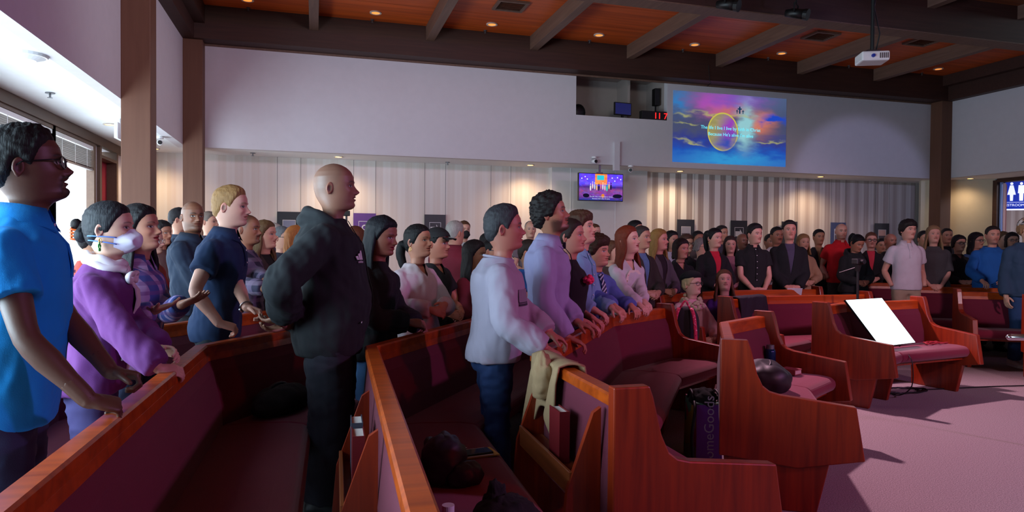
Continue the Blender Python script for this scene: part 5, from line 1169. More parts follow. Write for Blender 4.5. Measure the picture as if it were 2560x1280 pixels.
person('woman with long black hair and a blue flannel shirt raising both open palms', 352, 515, 3.55, 55, 58, hp=6, sex='f', skin=(186, 130, 106), hair=('long', (26, 22, 24), .42, 105, .06), top='shirt', tmat=plaid('blue_floral_flannel', (70, 84, 150), (170, 150, 190), (120, 80, 140), .05), pants=(40, 44, 70), sleeve='long', arms='rail', collar='shirt', lips=(150, 40, 50),
       hands=[(388, 775, 3.28, (.5, -.7, -.6), (0, .92, .28), (.25, -.1, 1), (.12, .18, .15)), (458, 760, 3.42, (.5, -.6, -.6), (0, .92, .35), (.25, -.1, 1), (.12, .2, .15))], level=2, lean=2)
person('woman seen only by her high dark bun with an orange claw clip', 238, 545, 4.35, 95, 95, sex='f', skin=TAN, hair=('bun', (26, 22, 24)), top='blouse', tcol=(190, 70, 60), sleeve='long', arms='clasp', level=1, extra=[claw_clip])
person('bald man in a black zip hoodie with a white chest logo, hands behind his back', 838, 409, 3.62, 84, 82, hp=2, skin=(150, 104, 84), hair=('buzz', (70, 58, 52), 1), top='hoodie', tcol=(26, 28, 32), pants=(28, 28, 40), shoe=((24, 24, 28), 1), sleeve='long', arms='behind', hands=[(712, 792, 3.42, (1, -.35, .1), (-.35, -.85, -.3), (-.3, 0, 1), (.35, .5, .4)), (722, 812, 3.50, (1, -.35, .1), (-.5, -.8, -.2), (-.2, 0, 1), (.3, .5, .4))], level=2, width=1.17, belly=.05, fat=.75, jaw=1.35, legw=1.3, hem=.80, ease=.03, extra=[chest_logo, zip_line], nose=1.05)
person('fair-haired man in a navy polo shirt with a steel wristwatch', 574, 467, 4.25, 72, 72, hp=-2, skin=(222, 168, 148), hair=('short', (150, 112, 70), .014, .006), brow=(150, 116, 78), top='polo', tcol=(22, 46, 82), pants=(26, 34, 44), collar='polo', arms='rail', inner=None, width=1.03, hands=[(548, 808, 3.86, (.5, -.8, -.3), (-.25, .85, -.3), (-.3, -.3, -1), (.8, 1.1, .7)), (625, 795, 4.02, (.6, -.6, -.4), (0, .9, -.3), (-.5, -.2, -1), (.9, 1.1, .7))], level=2, extra=[placket(3), watch(1)], hem=.81, lean=6, jaw=1.25, nose=1.05)
person('man in a dark navy sweater turning his face to the camera', 484, 504, 5.45, 70, 22, hp=1, skin=(132, 88, 66), hair=('buzz', (50, 40, 36), 1), top='sweater', tcol=(28, 44, 66), pants=(30, 30, 36), sleeve='long', arms='low', width=1.12, belly=.05, fat=.6, level=2, beard=('stubble', (30, 22, 20), .35), collar='shirt', hem=.86, inner=None)
person('grey-haired man in a white long-sleeved shirt with a grey chest stripe and jeans', 1262, 517, 3.72, 98, 92, hp=3, skin=(184, 118, 100), hair=('short', (52, 50, 54), .018, .008), top='tee', tcol=(168, 158, 176), pants=(26, 50, 96), shoe=((196, 190, 192), 1), sleeve='long', arms='rail', hands=[(1362, 872, 3.42, (.5, -.8, -.3), (-.1, .9, -.35), (0, -.2, -1), None), (1395, 858, 3.6)], level=2, width=1.08, belly=.055, fat=.4, jaw=1.1, hem=.87, ease=.022, lean=4, collar='crew', extra=[chest_band, belt])
person('curly-haired bearded man in a lilac dress shirt and dark tie', 1383, 486, 4.30, 88, 84, hp=10, skin=(176, 120, 94), hair=('curly', (28, 22, 22), .026), top='shirt', tcol=(166, 164, 206), pants=(22, 22, 28), sleeve='long', arms='rail', hands=[(1418, 845, 4.02, (.5, -.8, -.4), (0, .9, -.3), (0, -.3, -1), (.3, .7, .5)), (1442, 805, 4.18, (.5, -.7, -.4), (-.1, .9, -.35), (0, -.3, -1), (.3, .7, .5))], level=2, collar='shirt', beard=('full', (24, 18, 16), .8), extra=[tie((18, 20, 34)), belt], hem=.93, ease=.026, lean=2)
person('woman with a hot pink flower on her black top, half hidden behind the bearded man', 1428, 548, 4.72, 70, 72, hp=4, sex='f', skin=(206, 140, 122), hair=('lowbun', (46, 30, 28)), top='blouse', tcol=(24, 20, 28), sleeve='three', arms='rail', hands=[(1468, 808, 4.5), (1480, 795, 4.65)], level=1, extra=[pink_flower], width=1.06)
person('tall teenager with wavy brown hair in a light blue dress shirt', 1458, 532, 5.12, 64, 70, hp=10, skin=(216, 160, 140), hair=('mop', (72, 46, 34), .028), top='shirt', tcol=(122, 164, 206), pants=(24, 26, 40), sleeve='long', arms='rail', hands=[(1486, 775, 4.78), (1530, 770, 5.0)], level=2, collar='shirt', width=.9, extra=[buttons_line], lean=3)
person('curly-haired boy in a periwinkle shirt and striped necktie', 1492, 592, 5.42, 40, 60, hp=2, skin=(206, 146, 122), hair=('mop', (58, 38, 28), .034), top='shirt', tcol=(88, 106, 186), pants=(28, 30, 44), sleeve='long', arms='rail', hands=[(1540, 768, 5.0), (1578, 765, 5.15)], level=2, collar='shirt', width=.86, hscale=1.04, extra=[tie((30, 40, 90), diag_tie())])
person('red-haired woman in a white cardigan over a flowered dress', 1572, 567, 5.85, 36, 62, hp=8, sex='f', skin=(226, 176, 158), hair=('long', (116, 46, 26), .26, 112, .08), top='sweater', tcol=(208, 200, 210), pants=(190, 150, 160), sleeve='long', arms='rail', hands=[(1598, 762, 5.46), (1612, 760, 5.5)], level=2, width=.95, vneck=.13, inner=None, lips=(170, 60, 70), ease=.010,
       extra=[lambda c: strip(c, 'flowered_dress', [(0, z) for z in np.linspace(c['zn']-.105, .86*c['kz'], 14)], np.interp(np.linspace(0, 1, 14), [0, .12, .4, 1], [.045, .085, .075, .08]), floral('flowered_dress_cloth', (232, 214, 206), (214, 70, 60), (220, 90, 140), (120, 110, 60), 40), .005, .004)])
person('young woman with long straight black hair in a black sweater and blue jeans', 948, 542, 4.22, 66, 58, hp=-8, sex='f', skin=(150, 92, 74), hair=('long', (22, 22, 28), .30, 100, .03), top='sweater', tcol=(24, 24, 28), pants=(84, 126, 178), shoe=((70, 64, 62), 1), sleeve='long', arms='clasp', hands=[(1022, 806, 4.12, None, (-.5, .85, -.1), (-.3, -.6, -.6), (.4, .6, .4)), (1042, 812, 4.28, None, (-.5, .85, -.1), (-.3, -.6, -.6), (.4, .6, .4))], level=2, ease=.03, lips=(150, 40, 50), hem=.80, lean=3, width=1.05)
person('smiling woman in a pale cream sweater with a low black ponytail and hoop earrings', 1046, 562, 4.80, 42, 55, hp=4, sex='f', skin=(196, 134, 110), hair=('pony', (20, 18, 20), -.03, .20), top='sweater', tcol=(204, 190, 196), pants=(18, 18, 22), sleeve='long', arms='clasp', hands=[(1078, 775, 4.52), (1112, 762, 4.66)], level=2, vneck=.10, ease=.028, hem=.86, extra=[earring((226, 190, 100), .015)], width=1.0)
person('woman in a black V-neck top wearing a black cap, behind the cream sweater', 1092, 572, 5.35, 50, 62, sex='f', skin=(186, 120, 98), hair=('short', (20, 18, 20), .012), top='blouse', tcol=(20, 20, 24), sleeve='short', arms='clasp', level=1, vneck=.10, extra=[ball_cap((18, 18, 22))])
person('broad man in a maroon shirt seen from behind', 1137, 552, 7.2, 150, 135, skin=(196, 140, 120), hair=('short', (150, 144, 140), .007), top='shirt', tcol=(112, 24, 44), sleeve='long', arms='clasp', level=1, width=1.25, belly=.05, fat=.6, collar='shirt')
person('girl with long dark hair in a maroon pullover', 1186, 602, 6.3, 60, 66, sex='f', skin=(150, 98, 76), hair=('long', (24, 20, 22), .25, 105, .05), top='sweater', tcol=(108, 30, 46), sleeve='long', arms='clasp', level=1, hscale=1.03)
person('man with a black face mask and a dark tie by the wall', 1160, 553, 9.4, 20, 20, skin=FAIR, hair=('short', BRN, .012), top='blazer', tcol=(30, 30, 40), inner=(200, 204, 214), sleeve='long', extra=[face_mask((20, 20, 24)), tie((24, 34, 66))], arms='clasp')
person('person in bright blue with glasses behind the white-shirted man', 1228, 600, 6.9, 60, 70, skin=TAN, hair=('short', BLK, .014), top='tee', tcol=(40, 110, 180), arms='clasp', extra=[glasses((60, 80, 110))])
person('dark-haired man far back left of the grey-haired man', 1218, 584, 9.0, 70, 75, skin=MED, hair=('short', BLK, .014), top='shirt', tcol=(70, 34, 48), arms='clasp')
person('person in bright blue half hidden by the bearded man', 1322, 600, 5.6, 75, 75, skin=TAN, hair=('short', DBR, .012), top='tee', tcol=(30, 96, 170), arms='clasp', level=1)
person('balding old man by the wall between the two near men', 1326, 553, 10.0, 12, 10, skin=FAIR, hair=('fringe', (150, 146, 144), .008), top='shirt', tcol=(120, 110, 120), arms='clasp')
person('older woman with grey hair and clear glasses', 378, 570, 6.0, 60, 62, sex='f', skin=(206, 150, 134), hair=('bob', (150, 144, 136), .03, 95), top='blouse', tcol=(150, 60, 50), sleeve='long', arms='clasp', level=1, extra=[glasses((190, 186, 190))])
person('dark-haired young woman looking over at far left', 404, 553, 6.7, 50, 45, sex='f', skin=(160, 108, 86), hair=('long', (26, 22, 24), .2, 108), top='blouse', tcol=(90, 60, 60), arms='clasp', level=1)
person('bald man near the left back corner', 424, 546, 9.6, 70, 80, skin=FAIR, hair=('bald', GRY), top='shirt', tcol=(90, 110, 140), arms='clasp')
person('dark-haired man in slate blue partly hidden by the navy sweater', 447, 521, 7.6, 80, 85, skin=FAIR, hair=('short', (34, 34, 40), .014), top='shirt', tcol=(60, 84, 112), arms='clasp')
person('grey-haired man just behind the fair-haired man', 522, 530, 8.3, 60, 60, skin=FAIR, hair=('short', (110, 100, 94), .012), top='shirt', tcol=(60, 60, 80), arms='clasp')
person('man in a dark plaid jacket whose chin shows below the fair-haired man', 618, 536, 5.25, 66, 64, skin=(150, 96, 72), hair=('buzz', BLK), top='jacket', tmat=plaid('purple_grey_plaid', (44, 42, 66), (96, 84, 112), (120, 104, 126), .08), sleeve='long', arms='rail', level=1, beard=('goatee', BLK, .7), hands=[(660, 722, 5.0), (672, 715, 5.1)], width=1.06)
person('woman with long light brown hair in a dark brown denim jacket', 662, 553, 6.35, 45, 62, hp=3, sex='f', skin=(216, 160, 136), hair=('long', (100, 74, 48), .32, 105, .10), top='jacket', tcol=(58, 46, 44), inner=(18, 18, 20), sleeve='long', arms='clasp', level=1, extra=[earring()], collar=None)
person('white-haired old man peering beside the brown-haired woman', 685, 559, 8.4, 30, 30, skin=FAIR, hair=('short', (170, 164, 156), .014), top='shirt', tcol=(60, 40, 56), arms='clasp')
person('grey-haired man with black glasses left of the hoodie', 704, 567, 7.4, 60, 62, skin=(190, 142, 120), hair=('short', (92, 94, 98), .012), top='jacket', tcol=(40, 44, 60), sleeve='long', arms='clasp', extra=[glasses((24, 22, 24))], beard=('goatee', (120, 116, 112), .5))
person('woman with strawberry blonde hair and sunglasses on her head', 741, 566, 6.7, 118, 110, sex='f', skin=FAIR, hair=('long', (168, 106, 56), .24, 115, .08), top='blouse', tcol=(24, 22, 28), inner=None, sleeve='long', arms='clasp', level=1, extra=[sunglasses_up])
person('red-brown haired person right behind the hoodie', 888, 568, 7.2, 140, 140, sex='f', skin=FAIR, hair=('bob', (96, 54, 36), .06, 110), top='blouse', tcol=(170, 150, 150), arms='clasp')
person('man wearing a blue surgical mask under the television', 1484, 560, 9.4, 40, 50, skin=FAIR, hair=('short', BRN, .01), top='shirt', tcol=(110, 96, 90), arms='clasp', extra=[face_mask((96, 140, 200))])
person('woman with brown hair behind the curly-haired boy', 1528, 604, 7.2, 60, 66, sex='f', skin=FAIR, hair=('bob', (92, 62, 44), .08), top='blouse', tcol=(70, 60, 54), sleeve='long', arms='clasp')
person('older moustached man in a dark brown jacket with a blue strap', 1603, 566, 7.2, 42, 58, skin=(190, 136, 112), hair=('short', (56, 48, 46), .012), top='jacket', tcol=(52, 42, 40), inner=(90, 116, 160), sleeve='long', arms='clasp', level=1, beard=('moustache', (60, 50, 46), .8))
person('dark-haired man behind the red-haired woman', 1588, 552, 8.9, 60, 60, skin=TAN, hair=('short', BLK, .014), top='shirt', tcol=(60, 50, 60), arms='clasp')
person('woman with long honey blonde hair in a grey blazer', 1648, 574, 7.7, 40, 62, hp=3, sex='f', skin=(220, 158, 138), hair=('long', (150, 112, 62), .26, 112, .05), top='blazer', tcol=(92, 84, 92), inner=(40, 26, 36), sleeve='long', arms='clasp', level=1)
person('dark-haired girl in a black dress beside the grey blazer', 1702, 598, 7.95, 25, 42, sex='f', skin=(206, 144, 122), hair=('bob', (38, 28, 28), .12, 108), top='dress', tcol=(20, 18, 24), sleeve='long', arms='clasp', level=1, vneck=.10)
person('woman with black hair at the back near the pale poster', 1678, 578, 9.6, 40, 45, sex='f', skin=TAN, hair=('long', BLK, .16, 110), top='blouse', tcol=(190, 186, 196), arms='clasp')
person('person with brown hair and glasses behind the girl in black', 1716, 587, 8.8, 30, 35, sex='f', skin=FAIR, hair=('bob', (72, 50, 40), .05), top='blouse', tcol=(28, 26, 34), sleeve='long', arms='clasp', extra=[glasses((60, 40, 40))])
person('man with black hair at the back behind the grey-haired woman', 1744, 578, 10.3, 30, 35, skin=MED, hair=('short', BLK, .012), top='shirt', tcol=(84, 74, 76), arms='clasp')
person('grey-haired woman with glasses in front of the wall', 1753, 597, 9.2, 50, 55, sex='f', skin=FAIR, hair=('bob', (128, 124, 122), .05), top='blouse', tcol=(96, 88, 84), arms='clasp', extra=[glasses((90, 86, 90))])
person('woman with a high black ponytail in a black coat over a red top', 1786, 571, 8.3, 28, 42, sex='f', skin=(216, 160, 140), hair=('pony', (20, 18, 20), .05, .26), top='blazer', tcol=(20, 18, 24), inner=(200, 30, 56), sleeve='long', arms='clasp', level=1, extra=[earring()], width=1.08)
person('man with short dark hair under the arrow poster', 1804, 564, 10.4, 40, 45, skin=TAN, hair=('short', (40, 36, 36), .010), top='shirt', tcol=(60, 60, 74), arms='clasp')
person('woman with long wavy hair in a pink lace top', 1826, 591, 9.1, 8, 8, sex='f', skin=(214, 158, 140), hair=('long', (52, 36, 32), .24, 108, .10), top='blouse', tcol=(150, 96, 110), arms='clasp')
person('bald man in a dark suit and white collar', 1856, 584, 9.9, 30, 35, skin=(140, 90, 72), hair=('bald', BLK), top='blazer', tcol=(24, 24, 32), inner=(220, 218, 226), sleeve='long', arms='clasp', collar='shirt')
person('young man in a black short-sleeved shirt, hands clasped low', 1886, 562, 8.75, 20, 40, skin=(216, 162, 142), hair=('short', (28, 24, 26), .024, .006), top='shirt', tcol=(22, 22, 26), arms='low', level=1, collar='shirt', extra=[buttons_line], hem=.84)
person('moustached man in a white shirt behind the suit', 1942, 568, 9.7, 25, 28, skin=(160, 106, 82), hair=('short', BLK, .012), top='shirt', tcol=(214, 208, 214), arms='clasp', sleeve='long', beard=('moustache', BLK, .9))
person('dark-haired person at the back left of the moustached man', 1925, 586, 10.6, 30, 30, skin=MED, hair=('short', BLK, .012), top='shirt', tcol=(70, 40, 50), arms='clasp')
person('man in a black suit with an open grey shirt holding a leaflet', 1974, 553, 8.8, 14, 12, hp=4, skin=(212, 152, 132), hair=('short', (34, 28, 28), .018, .004), top='blazer', tcol=(20, 20, 26), inner=(74, 66, 92), sleeve='long', arms='low', level=1, extra=[sheet], width=1.06, collar=None)
person('blonde woman in a beige cardigan behind the suit man', 2008, 586, 9.9, 20, 25, sex='f', skin=FAIR, hair=('long', (150, 116, 78), .18, 108), top='sweater', tcol=(186, 150, 120), sleeve='long', arms='clasp')
person('man in a black jacket and tan shirt left of the red polo', 2047, 574, 10.9, 20, 25, skin=TAN, hair=('short', BLK, .012), top='jacket', tcol=(24, 24, 30), inner=(150, 124, 90), sleeve='long', arms='clasp')
person('bald man in a bright red polo shirt', 2104, 559, 10.7, 26, 18, skin=(216, 160, 142), hair=('bald', (70, 50, 40)), top='polo', tcol=(214, 24, 40), collar='polo', arms='pocket', beard=('stubble', (90, 50, 40), .5), width=1.08, belly=.04, level=1, pants=(60, 56, 60), fat=.4)
person('woman in a black jacket looking down at her phone', 2138, 584, 9.95, 32, 36, hp=-24, sex='f', skin=(190, 122, 98), hair=('pony', (20, 18, 22), .05, .16), top='hoodie', tcol=(34, 34, 40), sleeve='long', arms='clasp', level=1, width=1.12)
person('woman with glasses in a black blazer over a coral top', 2178, 581, 10.4, 8, 10, sex='f', skin=(222, 166, 150), hair=('lowbun', (96, 60, 46)), top='blazer', tcol=(30, 28, 34), inner=(220, 60, 84), sleeve='long', arms='clasp', level=1, extra=[glasses((60, 40, 50))])
person('bald man in a black shirt right of the coral top', 2226, 584, 10.6, 30, 35, skin=(180, 118, 98), hair=('bald', BLK), top='shirt', tcol=(24, 22, 28), sleeve='long', arms='clasp')
person('person with dark hair far back between two bald heads', 2203, 597, 11.0, 20, 20, skin=TAN, hair=('short', BLK, .014), top='shirt', tcol=(40, 40, 50), arms='clasp')
person('dark-haired young man in a white polo shirt, hand in pocket', 2270, 551, 9.2, 22, 36, skin=(214, 154, 136), hair=('mop', (34, 26, 26), .024), top='polo', tcol=(214, 200, 214), collar='polo', arms='pocket', level=1, pants=(176, 150, 130), hem=.86, width=.98, extra=[placket(3)])
person('blonde woman in a charcoal loose top, hands folded', 2334, 565, 9.35, 12, 18, hp=5, sex='f', skin=(222, 166, 148), hair=('long', (140, 112, 80), .26, 108, .08), top='blouse', tcol=(70, 68, 72), sleeve='elbow', arms='low', level=1, width=1.12, pants=(40, 56, 120), ease=.03)
person('dark-haired person behind the white polo', 2310, 578, 10.6, 30, 30, skin=TAN, hair=('short', BLK, .014), top='shirt', tcol=(60, 50, 60), arms='clasp')
person('short-haired man in a grey collared shirt near the right post', 2367, 571, 10.9, 22, 22, skin=(190, 136, 112), hair=('short', (40, 34, 34), .007), top='shirt', tcol=(96, 90, 96), inner=(30, 30, 40), arms='clasp')
person('woman with black bob and dark glasses in a black top', 2397, 589, 10.2, 28, 34, sex='f', skin=(206, 146, 124), hair=('bob', (24, 20, 24), .06, 100), top='blouse', tcol=(26, 24, 28), sleeve='long', arms='clasp', extra=[glasses((16, 14, 16), .026, .02)], vneck=.08)
person('woman in a blue denim jacket with one elbow out', 2440, 582, 9.9, 40, 56, sex='f', skin=(200, 140, 118), hair=('long', (28, 22, 26), .2, 112, .08), top='jacket', tcol=(58, 92, 138), inner=(20, 20, 26), sleeve='three', arms='fold', level=1, extra=[glasses((30, 26, 30))])
person('man in a royal blue sweater resting a hand on the pew', 2482, 566, 9.45, 26, 22, skin=(214, 150, 128), hair=('short', (40, 32, 30), .012), top='sweater', tcol=(24, 92, 170), sleeve='long', arms=('rail', 'clasp'), hands=[(2455, 702, 9.1, (.8, -.4, -.4)), None], level=1, width=1.14, belly=.05, collar='crew', beard=('stubble', (60, 44, 40), .3))
person('woman with dark hair and glasses at the far right', 2530, 582, 10.6, 20, 20, sex='f', skin=FAIR, hair=('bob', (34, 26, 30), .10), top='blouse', tcol=(50, 50, 60), arms='clasp', extra=[glasses((60, 50, 54))])
person('person with light brown hair right behind the blue sweater', 2508, 579, 10.9, 40, 40, sex='f', skin=PALE, hair=('lowbun', (110, 80, 58)), top='blouse', tcol=(120, 100, 104), arms='clasp')
CAPM = plaid('black_white_cap', (220, 214, 206), (30, 28, 30), (190, 180, 176), .05)
person('man in a dark denim jacket and jeans cut off by the right edge', 2572, 545, 8.05, 34, 70, skin=FAIR, hair=('bob', (150, 112, 80), .05, 70), top='jacket', tcol=(44, 66, 92), pants=(36, 66, 110), shoe=((216, 208, 204), 1), sleeve='long', arms='down', level=1, extra=[ball_cap((220, 214, 206), CAPM)], width=1.1, ease=.03, free=True)
# the two who stay seated
person('seated old woman in a pink fluffy jumper, black knit hat and cream ruffled scarf', 1732, 682, 7.25, 40, 52, hp=4, sex='f', skin=(226, 176, 158), hair=('bob', (196, 170, 130), .04, 85), top='sweater', tcol=(228, 170, 182), pants=(18, 18, 22), sleeve='long', arms='lap', level=1, sit=True, extra=[beret, frill, glasses((60, 40, 30))], width=1.15, belly=.03)
person('seated old woman with long brown hair in a purple jacket', 1812, 676, 7.55, 15, 10, hp=14, sex='f', skin=(222, 166, 148), hair=('long', (96, 62, 44), .30, 112, .05), top='jacket', tcol=(70, 30, 120), inner=(40, 40, 150), sleeve='long', arms='lap', level=1, sit=True)
# ================================================================== THINGS LEFT ON THE PEWS AND THE FLOOR
def lump(name, c, r, mat, seed, amp=.18, wl=.16, n=40, m_=26, parent=None, rz=0, flat=.0, sharp=True):
    """a heap of cloth: crumpled ellipsoid resting on its underside"""
    v, f = ellipsoid((0, 0, 0), (1, 1, 1), n, m_); u = v.copy(); q = v*np.array(r)
    d = nz3(q, seed, wl, 3); rid = np.abs(nz3(q, seed+9, wl*.7, 2)); k = 1+amp*d+(amp*.8*(rid-.4) if sharp else 0); q = q*k[:, None]
    q[:, 2] = np.where(q[:, 2] < -r[2]*.55, -r[2]*.55+(q[:, 2]+r[2]*.55)*.1, q[:, 2]); q[:, 2] -= q[:, 2].min()
    cz, sz = cos(rz), sin(rz); q = np.stack([q[:, 0]*cz-q[:, 1]*sz, q[:, 0]*sz+q[:, 1]*cz, q[:, 2]], -1)
    if parent is not None: return obj(name, q+np.array(c), f, mat, parent, True)
    o = obj(name, q, f, mat, None, True); o.location = c; return o
SEATZ = .463
# dark jackets on the second pew
e = empty('puffer_jacket', (.50, 2.70, SEATZ)); setp(e, 'crumpled dark navy puffer jacket on the burgundy seat beside the envelope', 'jacket')
M_NAVY = fabric('navy_nylon', (30, 28, 46), .5, .4, 40, .2); lump('body', (0, 0, 0), (.095, .115, .11), M_NAVY, 11, .10, .13, parent=e); lump('sleeve', (.07, -.09, 0), (.07, .05, .06), M_NAVY, 12, .12, .09, parent=e)
hd = MB().tube([(.06*cos(t), .03+.06*sin(t), .125+.015*sin(3*t)) for t in np.linspace(0, 2*pi, 25)], .016, 8).build('collar', M_NAVY, e, smooth=True)
e = empty('black_jacket', (.60, 2.14, SEATZ)); setp(e, 'black garment heaped on the burgundy seat at the bottom edge', 'jacket')
M_BLKC = fabric('black_wool', (26, 26, 28), .9, .6, 160, .2); lump('body', (0, 0, 0), (.11, .10, .075), M_BLKC, 21, .16, .09, parent=e); lump('sleeve', (-.02, .05, .02), (.04, .035, .08), M_BLKC, 22, .2, .06, parent=e)
# bottle
e = empty('water_bottle', (.37, 1.92, SEATZ)); setp(e, 'clear water bottle with a white cap at the bottom edge', 'bottle')
m, nt, b = _mat('clear_plastic'); b.inputs['Base Color'].default_value = (.8, .84, .9, 1); b.inputs['Roughness'].default_value = .1; b.inputs['Alpha'].default_value = .35
pr = [(0, .030), (.01, .034), (.10, .034), (.13, .030), (.155, .016), (.17, .013)]; MB().tube([(0, 0, z) for z, r in pr], [r for z, r in pr], 18).build('body', m, e, smooth=True); MB().tube([(0, 0, .17), (0, 0, .195)], .018, 18).build('cap', M_WHITEP, e)
MB().tube([(0, 0, .05), (0, 0, .09)], .0348, 18).build('label', plain('bottle_label', (120, 150, 210), .5), e)
# envelope and phone
e = empty('envelope', (.66, 2.97, SEATZ), radians(8)); setp(e, 'yellow-edged envelope lying under the phone on the seat', 'envelope')
MB().box(-.13, .13, -.06, .06, 0, .005).build('sheet', plain('envelope_yellow', (206, 156, 70), .7), e); MB().box(-.13, .10, -.06, .055, .005, .008).build('flap', plain('envelope_white', (222, 206, 214), .7), e)
e = empty('smartphone', (.685, 2.96, SEATZ+.0085), radians(8)); setp(e, 'dark smartphone with a grey reflection on top of the envelope', 'phone')
MB().box(-.08, .08, -.037, .037, 0, .009).build('case', M_BLACK, e, bevel=.003); MB().box(-.07, .075, -.033, .033, .009, .0095).build('screen', plain('phone_glass', (70, 72, 74), .08), e)  # grey reflection is painted as the glass colour
e = empty('leaflet', (.60, 3.10, SEATZ), radians(30)); setp(e, 'small purple leaflet peeking out behind the navy jacket', 'leaflet'); MB().box(-.05, .05, -.07, .07, 0, .003).build('page', plain('leaflet_purple', (150, 120, 170), .6), e); MB().box(.04, .05, -.07, .07, .003, .0034).build('margin', M_WHITEP, e)
# black bag on the first pew
e = empty('black_bag', (-.18, 4.02, SEATZ), radians(55)); setp(e, 'flat black bag on the seat left of the hoodie man', 'bag'); lump('body', (0, 0, 0), (.22, .12, .09), M_BLKC, 31, .10, .2, parent=e)
MB().tube(smooth_path([(-.10, 0, .06), (-.06, .02, .14), (.06, .02, .14), (.10, 0, .06)]), .010, 8).build('handle', M_BLACK, e, smooth=True)
# tan jacket draped over the third pew
def drape(name, label, A, B, n_dir, back, front, mat, seed, rail_w=.045, top=RAILZ+.008, nu=26, nv=44, th=.006, slant=.0, cat='jacket'):
    A, B = np.array(A), np.array(B); nd = np.array(n_dir); c0 = (A+B)/2; e = empty(name, (c0[0], c0[1], top)); setp(e, label, cat)
    V = []
    for i in range(nu):
        u = i/(nu-1); p = A+(B-A)*u-c0
        bl = back*(1+.25*sin(u*7+seed)-slant*u); fl = front*(1+.3*sin(u*5+seed*2))
        for j in range(nv):
            s_ = -bl+(bl+fl)*j/(nv-1); wv = .020*sin(u*8+s_*6+seed)*min(1, abs(s_)*8)+.005*sin(u*19+s_*11)
            if s_ < -rail_w: d, z = -rail_w-.012-abs(wv)-.03*min(1, -(s_+rail_w)*3), s_+rail_w
            elif s_ > rail_w: d, z = rail_w+.014+abs(wv)*.8+.10*min(.4, (s_-rail_w)), -(s_-rail_w)
            else: d, z = s_, .012*(1-(s_/rail_w)**2)+abs(wv)*.5
            V.append((p[0]+nd[0]*d, p[1]+nd[1]*d, z+.006))
    V = np.array(V); f = [(i*nv+j, (i+1)*nv+j, (i+1)*nv+j+1, i*nv+j+1) for i in range(nu-1) for j in range(nv-1)]
    o = obj('cloth', V, f, mat, e, True); s_ = o.modifiers.new('thick', 'SOLIDIFY'); s_.thickness = th; s_.offset = 1; return e
e = drape('tan_jacket', 'tan jacket draped over the back of the pew beside the white-shirted man', (1.085, 2.80), (1.085, 3.18), (1, 0), .30, .12, fabric('tan_cotton', (156, 126, 92), .9, .4, 200), 2, slant=-.2, th=.010)
lump('sleeve', (-.09, -.06, -.16), (.05, .06, .13), fabric('tan_cotton', (156, 126, 92), .9, .4, 200), 5, .18, .1, parent=e)
drape('dark_coat', 'dark coat hung over the left corner of the pew behind the seated women', (4.12, 6.07), (4.60, 6.29), unit((.43, -.9)), .12, .26, fabric('charcoal_coat', (36, 32, 42), .8, .5, 160), 4, th=.014)
# leather bag, tumbler and book on the short front pew
e = empty('leather_bag', (2.82, 3.84, SEATZ), radians(58)); setp(e, 'shiny black leather bag slumped on the short front pew', 'bag')
ML = plain('black_leather', (34, 32, 38), .5); lump('body', (0, 0, 0), (.20, .175, .125), ML, 47, .10, .34, 56, 36, parent=e); lump('flap', (.03, -.02, .10), (.14, .10, .05), ML, 44, .10, .2, parent=e)
MB().tube(smooth_path([(-.12, -.03, .15), (-.06, -.05, .185), (.05, -.05, .185), (.11, -.03, .15)]), .007, 6).build('strap', ML, e, smooth=True)
e = empty('tumbler', (3.29, 4.38, SEATZ)); setp(e, 'dark blue metal tumbler behind the leather bag', 'tumbler')
MB().tube([(0, 0, 0), (0, 0, .01), (0, 0, .15), (0, 0, .17)], [.036, .040, .040, .032], 20).build('body', plain('blue_enamel', (16, 40, 84), .25, .4), e, smooth=True); MB().tube([(0, 0, .17), (0, 0, .20)], [.030, .028], 18).build('lid', M_STEEL, e)
e = empty('red_wallet', (3.38, 4.26, SEATZ), .4); setp(e, 'small pinkish book beside the leather bag on the pew', 'book'); MB().box(-.05, .05, -.06, .06, 0, .006).box(-.05, .05, -.06, .06, .034, .04).box(-.05, -.044, -.06, .06, .006, .034).build('cover', plain('pink_cover', (150, 70, 76), .6), e); MB().box(-.044, .046, -.056, .056, .006, .034).build('pages', plain('book_pages', (214, 190, 180), .8), e)
# shopping tote on the floor
e = empty('shopping_tote', (2.44, 3.92, 0), radians(-16)); setp(e, 'purple and flowered shopping tote with black handles standing on the carpet', 'bag')
m, nt, b = _mat('tote_print'); Nn, Ll = nt.nodes, nt.links; tc = Nn.new('ShaderNodeTexCoord'); vo = Nn.new('ShaderNodeTexVoronoi'); vo.inputs['Scale'].default_value = 9; Ll.new(tc.outputs['Object'], vo.inputs['Vector']); sp = Nn.new('ShaderNodeSeparateColor'); Ll.new(vo.outputs['Color'], sp.inputs[0]); cr = Nn.new('ShaderNodeValToRGB'); cr.color_ramp.interpolation = 'CONSTANT'
q = cr.color_ramp.elements; q[0].color = (*lin((150, 150, 140)), 1); q[1].position = .3; q[1].color = (*lin((176, 150, 60)), 1); q.new(.55).color = (*lin((190, 60, 110)), 1); q.new(.75).color = (*lin((90, 150, 130)), 1); Ll.new(sp.outputs[0], cr.inputs[0]); Ll.new(cr.outputs[0], b.inputs['Base Color']); b.inputs['Roughness'].default_value = .6; M_TOTE = m
M_PURP = plain('tote_purple', (140, 70, 190), .55)
v, f = loft([np.array([(-.085-.0*t, -.14, z), (.085, -.14, z), (.085, .16, z), (-.085, .16, z)])*np.array([1-.12*t, 1-.10*t, 1])+np.array([0, .02*t, 0]) for t, z in ((0, .005), (.5, .2), (1, .40))]); obj('bag_body', v, f, M_TOTE, e)
